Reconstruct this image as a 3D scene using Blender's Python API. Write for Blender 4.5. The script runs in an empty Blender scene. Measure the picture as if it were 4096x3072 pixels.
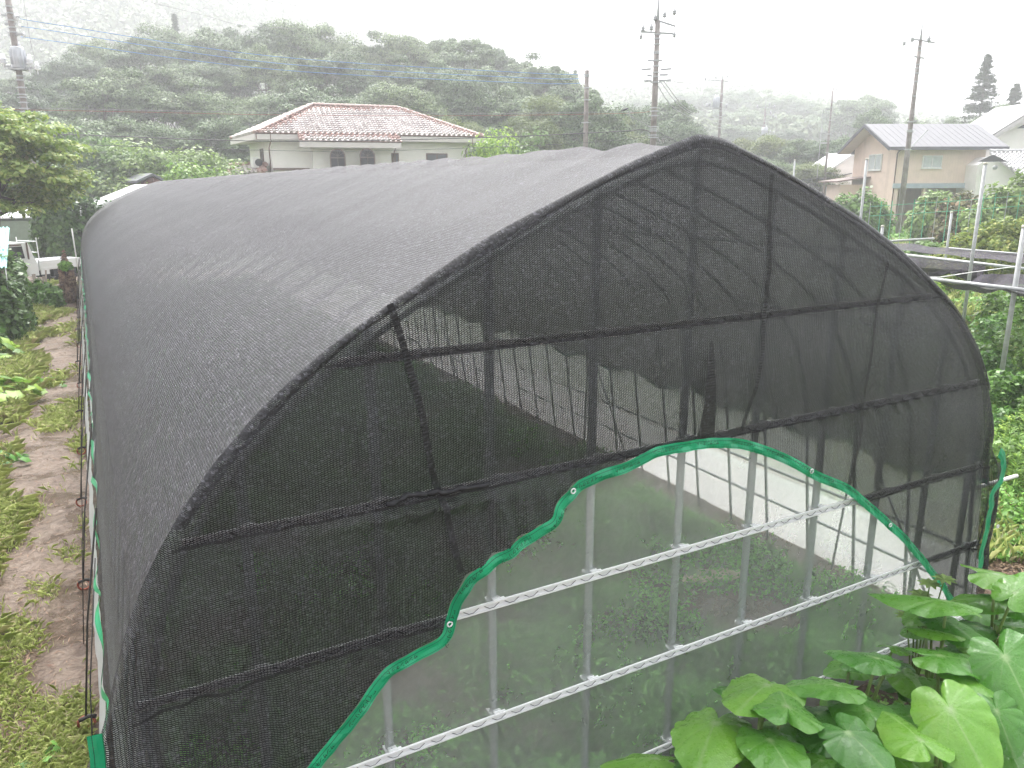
import bpy, math, random
import numpy as np
from mathutils import Vector, Matrix

# ------------------------------------------------------------------ camera, sky, sun, exposure
SC = bpy.context.scene
COL = SC.collection
S22 = 4096 / 2212.0
FP = 3094.0
CH = 3.42
RC = np.array([[0.87707062, 0.12305999, -0.4643311], [-0.4803395, 0.21543831, -0.85021191], [-0.00459236, 0.96873246, 0.24806519]])
cam_d = bpy.data.cameras.new("camera"); cam = bpy.data.objects.new("camera", cam_d); COL.objects.link(cam)
cam_d.sensor_width = 36.0; cam_d.lens = FP / 4096 * 36.0
cam_d.clip_start = 0.05; cam_d.clip_end = 3000
M4 = Matrix([list(r) + [0] for r in RC] + [[0, 0, 0, 1]]); M4.translation = Vector((0, 0, CH))
cam.matrix_world = M4
SC.camera = cam

SUN_EL, SUN_AZ = math.radians(58), math.radians(15)      # azimuth clockwise from +Y
world = bpy.data.worlds.new("World"); SC.world = world; world.use_nodes = True
wn = world.node_tree; wn.nodes.clear()
sky = wn.nodes.new("ShaderNodeTexSky"); sky.sky_type = 'NISHITA'; sky.sun_disc = False
sky.sun_elevation = SUN_EL; sky.sun_rotation = SUN_AZ
sky.air_density = 1.0; sky.dust_density = 6.0; sky.ozone_density = 1.0
hs = wn.nodes.new("ShaderNodeHueSaturation"); hs.inputs['Saturation'].default_value = 0.12
bg = wn.nodes.new("ShaderNodeBackground"); bg.inputs['Strength'].default_value = 0.15
wo = wn.nodes.new("ShaderNodeOutputWorld")
wn.links.new(sky.outputs[0], hs.inputs['Color']); wn.links.new(hs.outputs[0], bg.inputs[0]); wn.links.new(bg.outputs[0], wo.inputs[0])
sl = bpy.data.lights.new("sun", 'SUN'); sl.energy = 1.5; sl.angle = math.radians(20); sl.color = (1, .97, .93)
so = bpy.data.objects.new("sun", sl); COL.objects.link(so)
sv = Vector((math.sin(SUN_AZ) * math.cos(SUN_EL), math.cos(SUN_AZ) * math.cos(SUN_EL), math.sin(SUN_EL)))
so.rotation_euler = (-sv).to_track_quat('-Z', 'Y').to_euler()
vs = SC.view_settings; vs.view_transform = 'Standard'; vs.look = 'None'; vs.gamma = 1; vs.exposure = 1.84
SC.render.engine = 'CYCLES'
cy = SC.cycles
cy.use_denoising = True; cy.max_bounces = 7; cy.diffuse_bounces = 3; cy.glossy_bounces = 2; cy.transmission_bounces = 3
cy.transparent_max_bounces = 24; cy.volume_bounces = 3; cy.use_adaptive_sampling = True; cy.adaptive_threshold = 0.015
cy.caustics_reflective = False; cy.caustics_refractive = False

# ------------------------------------------------------------------ pixel -> world helpers (2212 px wide frame)
def ray(px, py):
    return RC @ np.array([px * S22 - 2048, -(py * S22 - 1536), -FP])
def at(px, py, d):
    r = ray(px, py) * (d / FP); return Vector((r[0], r[1], r[2] + CH))
def gz(px, py, z=0.0):
    r = ray(px, py); r = r * ((z - CH) / r[2]); return Vector((r[0], r[1], z))
def py_(px, py, Y):
    r = ray(px, py); r = r * (Y / r[1]); return Vector((r[0], r[1], r[2] + CH))
FH = np.array([0.479, 0.878]); RH = np.array([0.878, -0.479])
def sstep(x, a, b):
    t = np.clip((x - a) / (b - a), 0, 1); return t * t * (3 - 2 * t)
RIDGE_A = [-.95, -.66, -.42, -.30, -.21, -.05, .10, .18, .26, .34, .48, .66, .95]
RIDGE_H = [100, 96, 84, 60, 44, 32, 25, 27, 27, 25, 17, 10, 8]
def terrain(x, y):
    x = np.asarray(x, float); y = np.asarray(y, float)
    d = x * FH[0] + y * FH[1]; s = x * RH[0] + y * RH[1]
    a = s / np.maximum(d, 1.0)
    w = 1 - sstep(a, -.06, .12)
    h = w * (1.5 * sstep(d, 50, 64) + 7.5 * sstep(d, 64, 95))
    h = h + (1 - w) * 5 * sstep(d, 80, 125)
    h = h + np.interp(a, RIDGE_A, RIDGE_H) * 1.45 * sstep(d, 130, 430)
    return h

# ------------------------------------------------------------------ node helpers
def new_mat(name):
    m = bpy.data.materials.new(name); m.use_nodes = True
    nt = m.node_tree; b = nt.nodes['Principled BSDF']
    return m, nt, b
def N(nt, t, **k):
    n = nt.nodes.new(t)
    for a, v in k.items():
        if a.startswith('i_'):
            n.inputs[a[2:].replace('_', ' ')].default_value = v
        else: setattr(n, a, v)
    return n
def mth(nt, op, a, b=None, clamp=False):
    n = nt.nodes.new('ShaderNodeMath'); n.operation = op; n.use_clamp = clamp
    for i, v in enumerate((a, b)):
        if v is None: continue
        if isinstance(v, (int, float)): n.inputs[i].default_value = v
        else: nt.links.new(v, n.inputs[i])
    return n.outputs[0]
def ramp(nt, src, stops):
    r = nt.nodes.new('ShaderNodeValToRGB'); e = r.color_ramp.elements
    while len(e) < len(stops): e.new(0.5)
    for i, (p, c) in enumerate(stops):
        e[i].position = p; e[i].color = (c[0], c[1], c[2], 1)
    nt.links.new(src, r.inputs[0]); return r.outputs[0]
def noise(nt, scale, detail=4, rough=.6, vec=None, dist=0):
    n = N(nt, 'ShaderNodeTexNoise'); n.inputs['Scale'].default_value = scale; n.inputs['Detail'].default_value = detail
    n.inputs['Roughness'].default_value = rough; n.inputs['Distortion'].default_value = dist
    if vec is not None: nt.links.new(vec, n.inputs['Vector'])
    return n.outputs['Fac']
def objc(nt):
    return N(nt, 'ShaderNodeNewGeometry').outputs['Position']
def bump(nt, b, h, st=.3, dist=.02):
    n = N(nt, 'ShaderNodeBump'); n.inputs['Strength'].default_value = st; n.inputs['Distance'].default_value = dist
    nt.links.new(h, n.inputs['Height']); nt.links.new(n.outputs[0], b.inputs['Normal'])
def plain(name, col, rough=.6, metal=0, var=.15, scale=3, spec=.5, bmp=0, col2=None):
    m, nt, b = new_mat(name)
    b.inputs['Roughness'].default_value = rough; b.inputs['Metallic'].default_value = metal
    b.inputs['Specular IOR Level'].default_value = spec
    f = noise(nt, scale, 6, .65, objc(nt))
    c2 = col2 or tuple(min(1, c * (1 + var)) for c in col); c1 = tuple(c * (1 - var) for c in col)
    nt.links.new(ramp(nt, f, [(.3, c1), (.7, c2)]), b.inputs['Base Color'])
    if bmp: bump(nt, b, noise(nt, scale * 8, 3, .6, objc(nt)), bmp, .01)
    return m
def leafmat(name, dark, light, trans=.35, rough=.45, spec=.4, hue2=None):
    m, nt, b = new_mat(name)
    g = N(nt, 'ShaderNodeNewGeometry')
    stops = [(0, dark), (.75, light)]
    if hue2: stops.append((1, hue2))
    c = ramp(nt, g.outputs['Random Per Island'], stops)
    oi = N(nt, 'ShaderNodeObjectInfo'); hv = N(nt, 'ShaderNodeHueSaturation')
    nt.links.new(mth(nt, 'ADD', mth(nt, 'MULTIPLY', oi.outputs['Random'], .5), .8), hv.inputs['Value'])
    nt.links.new(mth(nt, 'ADD', mth(nt, 'MULTIPLY', oi.outputs['Random'], -.035), .515), hv.inputs['Hue'])
    nt.links.new(c, hv.inputs['Color']); c = hv.outputs[0]
    nt.links.new(c, b.inputs['Base Color']); b.inputs['Roughness'].default_value = rough
    b.inputs['Specular IOR Level'].default_value = spec
    tr = N(nt, 'ShaderNodeBsdfTranslucent'); nt.links.new(c, tr.inputs[0])
    mx = N(nt, 'ShaderNodeMixShader'); mx.inputs[0].default_value = trans
    nt.links.new(b.outputs[0], mx.inputs[1]); nt.links.new(tr.outputs[0], mx.inputs[2])
    nt.links.new(mx.outputs[0], nt.nodes['Material Output'].inputs[0])
    return m

# ------------------------------------------------------------------ mesh helpers
class MB:
    def __init__(s): s.v = []; s.f = []; s.uv = []; s.mi = []
    def add(s, vs, fs, uvs=None, mi=0):
        o = len(s.v); s.v += [tuple(v) for v in vs]
        s.f += [tuple(i + o for i in f) for f in fs]; s.mi += [mi] * len(fs)
        s.uv += list(uvs) if uvs else [(0, 0)] * len(vs)
        return s
    def box(s, c, d, rot=None, mi=0, bev=0):
        hx, hy, hz = d[0] / 2, d[1] / 2, d[2] / 2
        vs = [Vector((x, y, z)) for x in (-hx, hx) for y in (-hy, hy) for z in (-hz, hz)]
        if rot is not None: vs = [rot @ v for v in vs]
        c = Vector(c)
        return s.add([v + c for v in vs], [(0, 1, 3, 2), (4, 6, 7, 5), (0, 4, 5, 1), (2, 3, 7, 6), (0, 2, 6, 4), (1, 5, 7, 3)], mi=mi)
    def tube(s, pts, r, n=8, cap=True, mi=0):
        pts = [Vector(p) for p in pts]; rs = r if isinstance(r, (list, tuple)) else [r] * len(pts)
        rings = []; prev = None
        for i, p in enumerate(pts):
            t = (pts[min(i + 1, len(pts) - 1)] - pts[max(i - 1, 0)])
            if t.length < 1e-9: t = Vector((0, 0, 1))
            t.normalize()
            if prev is None:
                u = t.orthogonal().normalized()
            else:
                u = (prev - t * prev.dot(t))
                u = u.normalized() if u.length > 1e-6 else t.orthogonal().normalized()
            prev = u; w = t.cross(u)
            rings.append([p + (u * math.cos(2 * math.pi * k / n) + w * math.sin(2 * math.pi * k / n)) * rs[i] for k in range(n)])
        vs = [v for r_ in rings for v in r_]; fs = []
        for i in range(len(pts) - 1):
            for k in range(n):
                a = i * n + k; b = i * n + (k + 1) % n
                fs.append((a, b, b + n, a + n))
        if cap:
            fs.append(tuple(range(n - 1, -1, -1))); fs.append(tuple((len(pts) - 1) * n + k for k in range(n)))
        return s.add(vs, fs, mi=mi)
    def prism(s, poly, off, mi=0):
        n = len(poly); poly = [Vector(p) for p in poly]; off = Vector(off)
        vs = poly + [p + off for p in poly]
        fs = [tuple(range(n - 1, -1, -1)), tuple(range(n, 2 * n))] + [(i, (i + 1) % n, (i + 1) % n + n, i + n) for i in range(n)]
        return s.add(vs, fs, mi=mi)
    def grid(s, fn, nu, nv, uvfn=None, mi=0):
        vs = []; uv = []
        for j in range(nv + 1):
            for i in range(nu + 1):
                p, q = fn(i / nu, j / nv); vs.append(p); uv.append(q)
        fs = [(j * (nu + 1) + i, j * (nu + 1) + i + 1, (j + 1) * (nu + 1) + i + 1, (j + 1) * (nu + 1) + i) for j in range(nv) for i in range(nu)]
        return s.add(vs, fs, uv, mi)
    def build(s, name, mat, parent=None, smooth=False, loc=None):
        me = bpy.data.meshes.new(name)
        vs = s.v
        if parent is not None:
            o3 = parent.get('_o')
            pl = PLOC.get(parent.name)
            if pl is not None: vs = [(v[0] - pl[0], v[1] - pl[1], v[2] - pl[2]) for v in vs]
        elif loc is not None:
            vs = [(v[0] - loc[0], v[1] - loc[1], v[2] - loc[2]) for v in vs]
        me.from_pydata(vs, [], s.f)
        ul = me.uv_layers.new(name='UVMap')
        li = np.empty(len(me.loops), dtype=np.int32); me.loops.foreach_get('vertex_index', li)
        ul.data.foreach_set('uv', np.array(s.uv, dtype=np.float32)[li].ravel())
        for m in (mat if isinstance(mat, (list, tuple)) else [mat]): me.materials.append(m)
        if any(s.mi): me.polygons.foreach_set('material_index', s.mi)
        if smooth: me.polygons.foreach_set('use_smooth', [True] * len(me.polygons))
        me.update()
        o = bpy.data.objects.new(name, me); COL.objects.link(o)
        if parent is not None:
            o.parent = parent
            pl = PLOC.get(parent.name)
            PLOC[o.name] = pl if pl is not None else (0, 0, 0)
        elif loc is not None:
            o.location = loc; PLOC[o.name] = tuple(loc)
        return o
PLOC = {}
def tag(o, label=None, cat=None, group=None, kind=None):
    if label: o['label'] = label
    if cat: o['category'] = cat
    if group: o['group'] = group
    if kind: o['kind'] = kind
    return o
def empty(name, loc, label, cat, group=None):
    o = bpy.data.objects.new(name, None); COL.objects.link(o); o.location = loc; o.empty_display_size = .2
    PLOC[o.name] = tuple(loc)
    return tag(o, label, cat, group)
def copy_tree(o, parent=None):
    c = o.copy(); COL.objects.link(c)
    if parent is not None: c.parent = parent
    for ch in o.children: copy_tree(ch, c)
    return c
def quads(name, V, mat, parent=None, nper=4, faces=None, pl=(0, 0, 0)):
    """V (n,nper,3) array of separate little faces -> one mesh"""
    if parent is not None and parent.name in PLOC: pl = PLOC[parent.name]
    n = V.shape[0]; V = V.reshape(-1, 3) - np.array(pl)
    me = bpy.data.meshes.new(name)
    me.vertices.add(len(V)); me.vertices.foreach_set('co', V.astype(np.float32).ravel())
    me.loops.add(n * nper); me.loops.foreach_set('vertex_index', np.arange(n * nper, dtype=np.int32))
    me.polygons.add(n); me.polygons.foreach_set('loop_start', (np.arange(n) * nper).astype(np.int32))
    me.polygons.foreach_set('loop_total', np.full(n, nper, dtype=np.int32))
    me.update(calc_edges=True)
    for m in (mat if isinstance(mat, (list, tuple)) else [mat]): me.materials.append(m)
    o = bpy.data.objects.new(name, me); COL.objects.link(o)
    if parent is not None: o.parent = parent
    return o
def leafquads(rng, C, Nn, S, aspect=.45):
    """rhombic leaves at C with normals Nn, lengths S"""
    n = len(C)
    Nn = Nn / np.maximum(np.linalg.norm(Nn, axis=1, keepdims=True), 1e-6)
    T = rng.normal(size=(n, 3)); T -= (T * Nn).sum(1, keepdims=True) * Nn
    T /= np.maximum(np.linalg.norm(T, axis=1, keepdims=True), 1e-6)
    B = np.cross(Nn, T); S = S[:, None]
    V = np.stack([C - T * S * .5, C + B * S * aspect * .5 + T * S * .05, C + T * S * .5 - Nn * S * .08, C - B * S * aspect * .5 + T * S * .05], 1)
    return V
def blades(rng, base, H, W, lean=.6):
    n = len(base); an = rng.uniform(0, 2 * math.pi, n)
    d = np.stack([np.cos(an), np.sin(an), np.zeros(n)], 1); sd = np.stack([-np.sin(an), np.cos(an), np.zeros(n)], 1)
    H = H[:, None]; W = W[:, None]; le = (rng.uniform(.2, 1, n) * lean)[:, None]
    up = np.array([0, 0, 1.0])
    mid = base + d * H * le * .35 + up * H * .6; tip = base + d * H * le + up * H * (1 - .35 * le)
    V = np.stack([base - sd * W, base + sd * W, mid + sd * W * .8, tip, mid - sd * W * .8], 1)
    return V
def unit(rng, n):
    v = rng.normal(size=(n, 3)); return v / np.linalg.norm(v, axis=1, keepdims=True)

# ------------------------------------------------------------------ materials
m_pipe = plain("galvanised_steel", (.42, .45, .46), .38, .55, .04, 3)
m_rail = plain("bright_channel", (.84, .85, .86), .35, .1, .06, 10)
m_wire = plain("dark_spring_wire", (.075, .075, .08), .5)
m_conc = plain("pole_concrete", (.17, .14, .125), .85, 0, .35, 2.5, col2=(.26, .235, .22))
m_metalgrey = plain("pole_metal", (.36, .37, .38), .5, .3)
m_ins = plain("white_porcelain", (.75, .76, .78), .25)
m_cable = plain("black_cable", (.05, .05, .05), .6)
m_bluecable = plain("blue_cable", (.10, .25, .50), .5)
m_steelcable = plain("grey_cable", (.22, .22, .22), .6)
m_bark = plain("bark", (.09, .07, .055), .9, 0, .3, 6, bmp=.4)
m_white = plain("white_plaster", (.82, .79, .765), .85, 0, .05, 1.5)
m_whitepaint = plain("white_paint", (.72, .73, .74), .35, 0, .05, 2)
m_tan = None
m_brown = plain("brown_metal", (.12, .07, .055), .45)
m_dark = plain("dark_opening", (.02, .022, .028), .6)
m_rope = plain("black_band", (.02, .018, .016), .55)
m_rust = plain("rusty_iron", (.28, .07, .04), .8, 0, .35, 30, bmp=.3)
m_white_rope = plain("white_cord", (.7, .7, .68), .7)
m_wood = plain("weathered_wood", (.33, .28, .24), .9, 0, .3, 8, bmp=.4)

def make_net(name, openf, base=(.030, .031, .036), pitch=.015, row=.0085, rough=.5, coat=0.0, spec=.5):
    m, nt, b = new_mat(name)
    tc = N(nt, 'ShaderNodeUVMap'); sp = N(nt, 'ShaderNodeSeparateXYZ'); nt.links.new(tc.outputs[0], sp.inputs[0])
    pos = tc.outputs[0]
    wob = noise(nt, 22, 2, .5, pos); wob2 = noise(nt, 90, 2, .6, pos)
    u = mth(nt, 'ADD', sp.outputs[0], mth(nt, 'MULTIPLY', mth(nt, 'SUBTRACT', wob, .5), .012))
    v = mth(nt, 'ADD', sp.outputs[1], mth(nt, 'MULTIPLY', mth(nt, 'SUBTRACT', wob2, .5), .006))
    cu = mth(nt, 'FRACT', mth(nt, 'DIVIDE', u, pitch))
    rv = mth(nt, 'FRACT', mth(nt, 'ADD', mth(nt, 'DIVIDE', v, row), mth(nt, 'MULTIPLY', cu, .9)))
    edge = mth(nt, 'MULTIPLY', mth(nt, 'LESS_THAN', mth(nt, 'ABSOLUTE', mth(nt, 'SUBTRACT', cu, .5)), .40), 1.0)
    big = noise(nt, 3.0, 3, .5, pos)
    th = mth(nt, 'ADD', openf / .8, mth(nt, 'MULTIPLY', mth(nt, 'SUBTRACT', big, .5), .25 * openf))
    th = mth(nt, 'ADD', th, mth(nt, 'MULTIPLY', mth(nt, 'SUBTRACT', wob2, .5), .5 * openf))
    hole = mth(nt, 'MULTIPLY', mth(nt, 'LESS_THAN', rv, th), edge)
    g = N(nt, 'ShaderNodeTexWhiteNoise'); g.noise_dimensions = '3D'
    cellv = N(nt, 'ShaderNodeCombineXYZ')
    nt.links.new(mth(nt, 'FLOOR', mth(nt, 'DIVIDE', u, pitch)), cellv.inputs[0]); nt.links.new(mth(nt, 'FLOOR', mth(nt, 'DIVIDE', v, row)), cellv.inputs[1])
    nt.links.new(cellv.outputs[0], g.inputs[0])
    c = ramp(nt, g.outputs[0], [(0, tuple(x * .30 for x in base)), (.75, tuple(x * 1.3 for x in base)), (.9, tuple(x * 2.2 for x in base)), (1, tuple(x * 4.5 for x in base))])
    nt.links.new(c, b.inputs['Base Color'])
    rr = mth(nt, 'ADD', rough - .12, mth(nt, 'MULTIPLY', g.outputs[0], .24)); nt.links.new(rr, b.inputs['Roughness'])
    b.inputs['Specular IOR Level'].default_value = spec
    hgt = mth(nt, 'ADD', mth(nt, 'PINGPONG', cu, .5), mth(nt, 'MULTIPLY', rv, .5))
    bump(nt, b, hgt, .6, .004)
    t = N(nt, 'ShaderNodeBsdfTransparent'); mx = N(nt, 'ShaderNodeMixShader')
    nt.links.new(hole, mx.inputs[0]); nt.links.new(b.outputs[0], mx.inputs[1]); nt.links.new(t.outputs[0], mx.inputs[2])
    nt.links.new(mx.outputs[0], nt.nodes['Material Output'].inputs[0])
    return m
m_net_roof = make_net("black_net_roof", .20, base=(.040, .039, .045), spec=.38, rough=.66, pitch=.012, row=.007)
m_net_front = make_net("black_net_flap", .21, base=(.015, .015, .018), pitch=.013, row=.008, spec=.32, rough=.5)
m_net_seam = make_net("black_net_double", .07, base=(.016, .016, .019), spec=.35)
m_net_old = make_net("old_net", .16, base=(.05, .045, .055), rough=.8, spec=.15)

def make_film(name, tp, col, rough=.12, glossy=True):
    m, nt, b = new_mat(name)
    nz = noise(nt, 1.3, 5, .6, objc(nt)); nz2 = noise(nt, 14, 4, .7, objc(nt), 1.5)
    b.inputs['Base Color'].default_value = (*col, 1); b.inputs['Roughness'].default_value = rough
    tl = N(nt, 'ShaderNodeBsdfTranslucent'); tl.inputs[0].default_value = (*col, 1)
    m1 = N(nt, 'ShaderNodeMixShader'); m1.inputs[0].default_value = .55
    nt.links.new(b.outputs[0], m1.inputs[1]); nt.links.new(tl.outputs[0], m1.inputs[2])
    t = N(nt, 'ShaderNodeBsdfTransparent'); t.inputs[0].default_value = (.96, .98, .97, 1)
    m2 = N(nt, 'ShaderNodeMixShader')
    f = mth(nt, 'ADD', mth(nt, 'MULTIPLY', mth(nt, 'SUBTRACT', nz, .5), .22), mth(nt, 'MULTIPLY', mth(nt, 'SUBTRACT', nz2, .5), .10))
    f = mth(nt, 'ADD', f, tp, True)
    nt.links.new(f, m2.inputs[0]); nt.links.new(m1.outputs[0], m2.inputs[1]); nt.links.new(t.outputs[0], m2.inputs[2])
    nt.links.new(m2.outputs[0], nt.nodes['Material Output'].inputs[0])
    bump(nt, b, nz2, .03, .01)
    return m
m_film = make_film("clear_film", .705, (.86, .90, .88))
m_film_roof = make_film("roof_film", .50, (.80, .82, .84))
m_film_side = make_film("milky_side_film", .42, (.82, .86, .82))
m_fabric = make_film("white_skirt_fabric", .12, (.86, .86, .86), .6)

def make_tape():
    m, nt, b = new_mat("green_tape")
    tc = N(nt, 'ShaderNodeUVMap'); sp = N(nt, 'ShaderNodeSeparateXYZ'); nt.links.new(tc.outputs[0], sp.inputs[0])
    f = noise(nt, 5, 2, .4, tc.outputs[0])
    c = ramp(nt, f, [(.35, (.0, .27, .12)), (.66, (.01, .38, .17)), (.78, (.08, .54, .31))])  # palest stop paints sheen patches into the green
    d1 = mth(nt, 'LESS_THAN', mth(nt, 'ABSOLUTE', mth(nt, 'SUBTRACT', sp.outputs[1], .012)), .0011)
    d2 = mth(nt, 'LESS_THAN', mth(nt, 'ABSOLUTE', mth(nt, 'SUBTRACT', sp.outputs[1], .043)), .0011)
    mx = N(nt, 'ShaderNodeMix'); mx.data_type = 'RGBA'; nt.links.new(mth(nt, 'ADD', d1, d2, True), mx.inputs[0])
    nt.links.new(c, mx.inputs[6]); mx.inputs[7].default_value = (.0, .06, .03, 1)
    nt.links.new(mx.outputs[2], b.inputs['Base Color']); b.inputs['Roughness'].default_value = .33
    bump(nt, b, noise(nt, 40, 3, .6, tc.outputs[0]), .35, .006)
    return m
m_tape = make_tape()
m_ink = plain("black_ink", (.012, .03, .02), .6)

def make_ground():
    m, nt, b = new_mat("muddy_ground")
    p = objc(nt); sp = N(nt, 'ShaderNodeSeparateXYZ'); nt.links.new(p, sp.inputs[0])
    n1 = noise(nt, 1.2, 8, .65, p, .4); n2 = noise(nt, 9, 8, .7, p, .8); n3 = noise(nt, 40, 5, .7, p)
    mix = mth(nt, 'ADD', mth(nt, 'ADD', mth(nt, 'MULTIPLY', n1, .35), mth(nt, 'MULTIPLY', n2, .45)), mth(nt, 'MULTIPLY', n3, .20))
    mud = ramp(nt, mix, [(.34, (.05, .030, .020)), (.46, (.12, .080, .058)), (.54, (.215, .16, .12)), (.66, (.30, .245, .205))])
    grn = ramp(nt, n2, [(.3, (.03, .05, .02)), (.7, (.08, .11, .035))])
    litter_shade = ramp(nt, n2, [(.3, (.018, .022, .012)), (.7, (.045, .045, .025))])  # forest litter, darkened so shade between the crowns sits in the soil colour
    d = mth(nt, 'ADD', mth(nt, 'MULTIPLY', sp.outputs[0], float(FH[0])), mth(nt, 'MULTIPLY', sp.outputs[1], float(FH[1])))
    right = mth(nt, 'GREATER_THAN', mth(nt, 'ADD', sp.outputs[0], mth(nt, 'MULTIPLY', n1, 1.2)), 7.8)
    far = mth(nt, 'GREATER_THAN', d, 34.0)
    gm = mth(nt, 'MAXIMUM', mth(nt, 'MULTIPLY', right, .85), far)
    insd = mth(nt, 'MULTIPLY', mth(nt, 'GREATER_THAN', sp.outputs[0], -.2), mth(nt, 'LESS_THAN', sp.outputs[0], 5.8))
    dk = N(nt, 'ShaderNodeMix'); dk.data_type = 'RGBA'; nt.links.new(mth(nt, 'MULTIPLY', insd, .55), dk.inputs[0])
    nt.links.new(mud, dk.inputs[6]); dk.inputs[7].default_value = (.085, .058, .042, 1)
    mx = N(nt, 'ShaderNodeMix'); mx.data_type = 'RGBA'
    g2m = N(nt, 'ShaderNodeMix'); g2m.data_type = 'RGBA'; nt.links.new(mth(nt, 'GREATER_THAN', d, 54.0), g2m.inputs[0]); nt.links.new(grn, g2m.inputs[6]); nt.links.new(litter_shade, g2m.inputs[7])
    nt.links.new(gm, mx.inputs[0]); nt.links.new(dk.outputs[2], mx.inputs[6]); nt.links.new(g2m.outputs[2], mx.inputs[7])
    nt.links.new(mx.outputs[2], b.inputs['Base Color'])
    nt.links.new(ramp(nt, n1, [(.42, (.16,) * 3), (.56, (.7,) * 3)]), b.inputs['Roughness'])
    h = mth(nt, 'ADD', mth(nt, 'MULTIPLY', n2, 1.0), mth(nt, 'MULTIPLY', n3, .3))
    bump(nt, b, h, 1.0, .07)
    return m
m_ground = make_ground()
m_grass = leafmat("grass_blades", (.30, .38, .11), (.52, .60, .24), .45, .5, .3, (.58, .53, .34))
m_weed = leafmat("weed_leaves", (.06, .15, .03), (.17, .36, .07), .35, .5)
m_forest = leafmat("forest_leaves", (.020, .048, .017), (.105, .175, .06), .08, .55, .3)
m_forest2 = leafmat("forest_leaves_pale", (.028, .062, .024), (.135, .21, .08), .08, .55, .3)
m_forest3 = leafmat("forest_leaves_yellowish", (.05, .085, .02), (.16, .21, .055), .3, .55, .3)
m_shrub = leafmat("shrub_leaves", (.07, .13, .035), (.20, .31, .09), .35, .5)
m_maple = leafmat("yellow_green_leaves", (.12, .20, .035), (.32, .42, .09), .4, .5, .4, (.42, .42, .14))
m_weed_in = leafmat("lush_weed_leaves", (.07, .23, .04), (.22, .52, .09), .35, .5)
m_ivy = leafmat("ivy_leaves", (.035, .08, .02), (.11, .21, .05), .3, .4)
m_conif = leafmat("conifer_needles", (.02, .04, .018), (.05, .085, .035), .15, .6)
m_yellowvine = leafmat("yellowing_vine_leaves", (.12, .19, .04), (.36, .42, .10), .4, .5, .3, (.50, .48, .14))
m_bright = leafmat("bright_leaves", (.10, .22, .03), (.32, .48, .07), .4, .45)
m_deepveg = leafmat("bean_leaves", (.05, .12, .02), (.14, .28, .05), .35, .4)
m_dry = leafmat("dry_leaves", (.10, .06, .04), (.28, .20, .13), .2, .8)

# ------------------------------------------------------------------ ground and hills
def build_ground():
    def axis(lo, hi, fine):
        a = [0.0]; st = fine
        while a[-1] < hi: a.append(a[-1] + st); st *= 1.09
        b = [0.0]; st = fine
        while b[-1] > lo: b.append(b[-1] - st); st *= 1.09
        return np.array(sorted(set(b + a)))
    S = axis(-650, 650, .8); Dd = axis(-40, 760, .8)
    s, d = np.meshgrid(S, Dd)
    x = s * RH[0] + d * FH[0]; y = s * RH[1] + d * FH[1]
    z = terrain(x, y)
    n, k = s.shape
    V = np.stack([x, y, z], -1).reshape(-1, 3)
    idx = np.arange(n * k).reshape(n, k)
    F = np.stack([idx[:-1, :-1], idx[:-1, 1:], idx[1:, 1:], idx[1:, :-1]], -1).reshape(-1, 4)
    me = bpy.data.meshes.new("ground"); me.from_pydata(V.tolist(), [], F.tolist())
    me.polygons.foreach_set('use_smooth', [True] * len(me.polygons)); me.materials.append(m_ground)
    o = bpy.data.objects.new("ground", me); COL.objects.link(o); o['kind'] = 'structure'
build_ground()

# ------------------------------------------------------------------ greenhouse
GX = 2.73; GY0 = 3.0; GY1 = 31.0
PROF = [(0, 3.66), (.05, 3.65), (.16, 3.617), (.45, 3.52), (.75, 3.40), (1.18, 3.22), (1.62, 2.99), (1.90, 2.83), (2.15, 2.645), (2.35, 2.46), (2.5, 2.28), (2.62, 2.10), (2.70, 1.93), (2.76, 1.75), (2.81, 1.45), (2.85, 1.15), (2.90, .75), (2.95, .4), (3.0, 0)]
def arch_pts(inset=0.0, zmin=0.0, n=90):
    P = [(-dx, z) for dx, z in reversed(PROF)] + [(dx, z) for dx, z in PROF[1:]]
    P = np.array(P); 
    # smooth resample by arc length
    seg = np.r_[0, np.cumsum(np.hypot(*np.diff(P, axis=0).T))]
    t = np.linspace(0, seg[-1], n + 1)
    X = np.interp(t, seg, P[:, 0]); Z = np.interp(t, seg, P[:, 1])
    for _ in range(1):
        X[1:-1] = (X[:-2] + 2 * X[1:-1] + X[2:]) / 4; Z[1:-1] = (Z[:-2] + 2 * Z[1:-1] + Z[2:]) / 4
    if inset:
        tx = np.gradient(X); tz = np.gradient(Z); l = np.hypot(tx, tz)
        X = X + inset * tz / l; Z = Z - inset * tx / l
    Z[0] = Z[-1] = 0.0
    X = X - .045 * np.clip((Z - 2.9) / .7, 0, 1)
    k = Z >= zmin
    return X[k] + GX, Z[k], t[k]
def arch_z(x, inset=0.0):
    X, Z, t = arch_pts(inset); return float(np.interp(x, X, Z))

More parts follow.
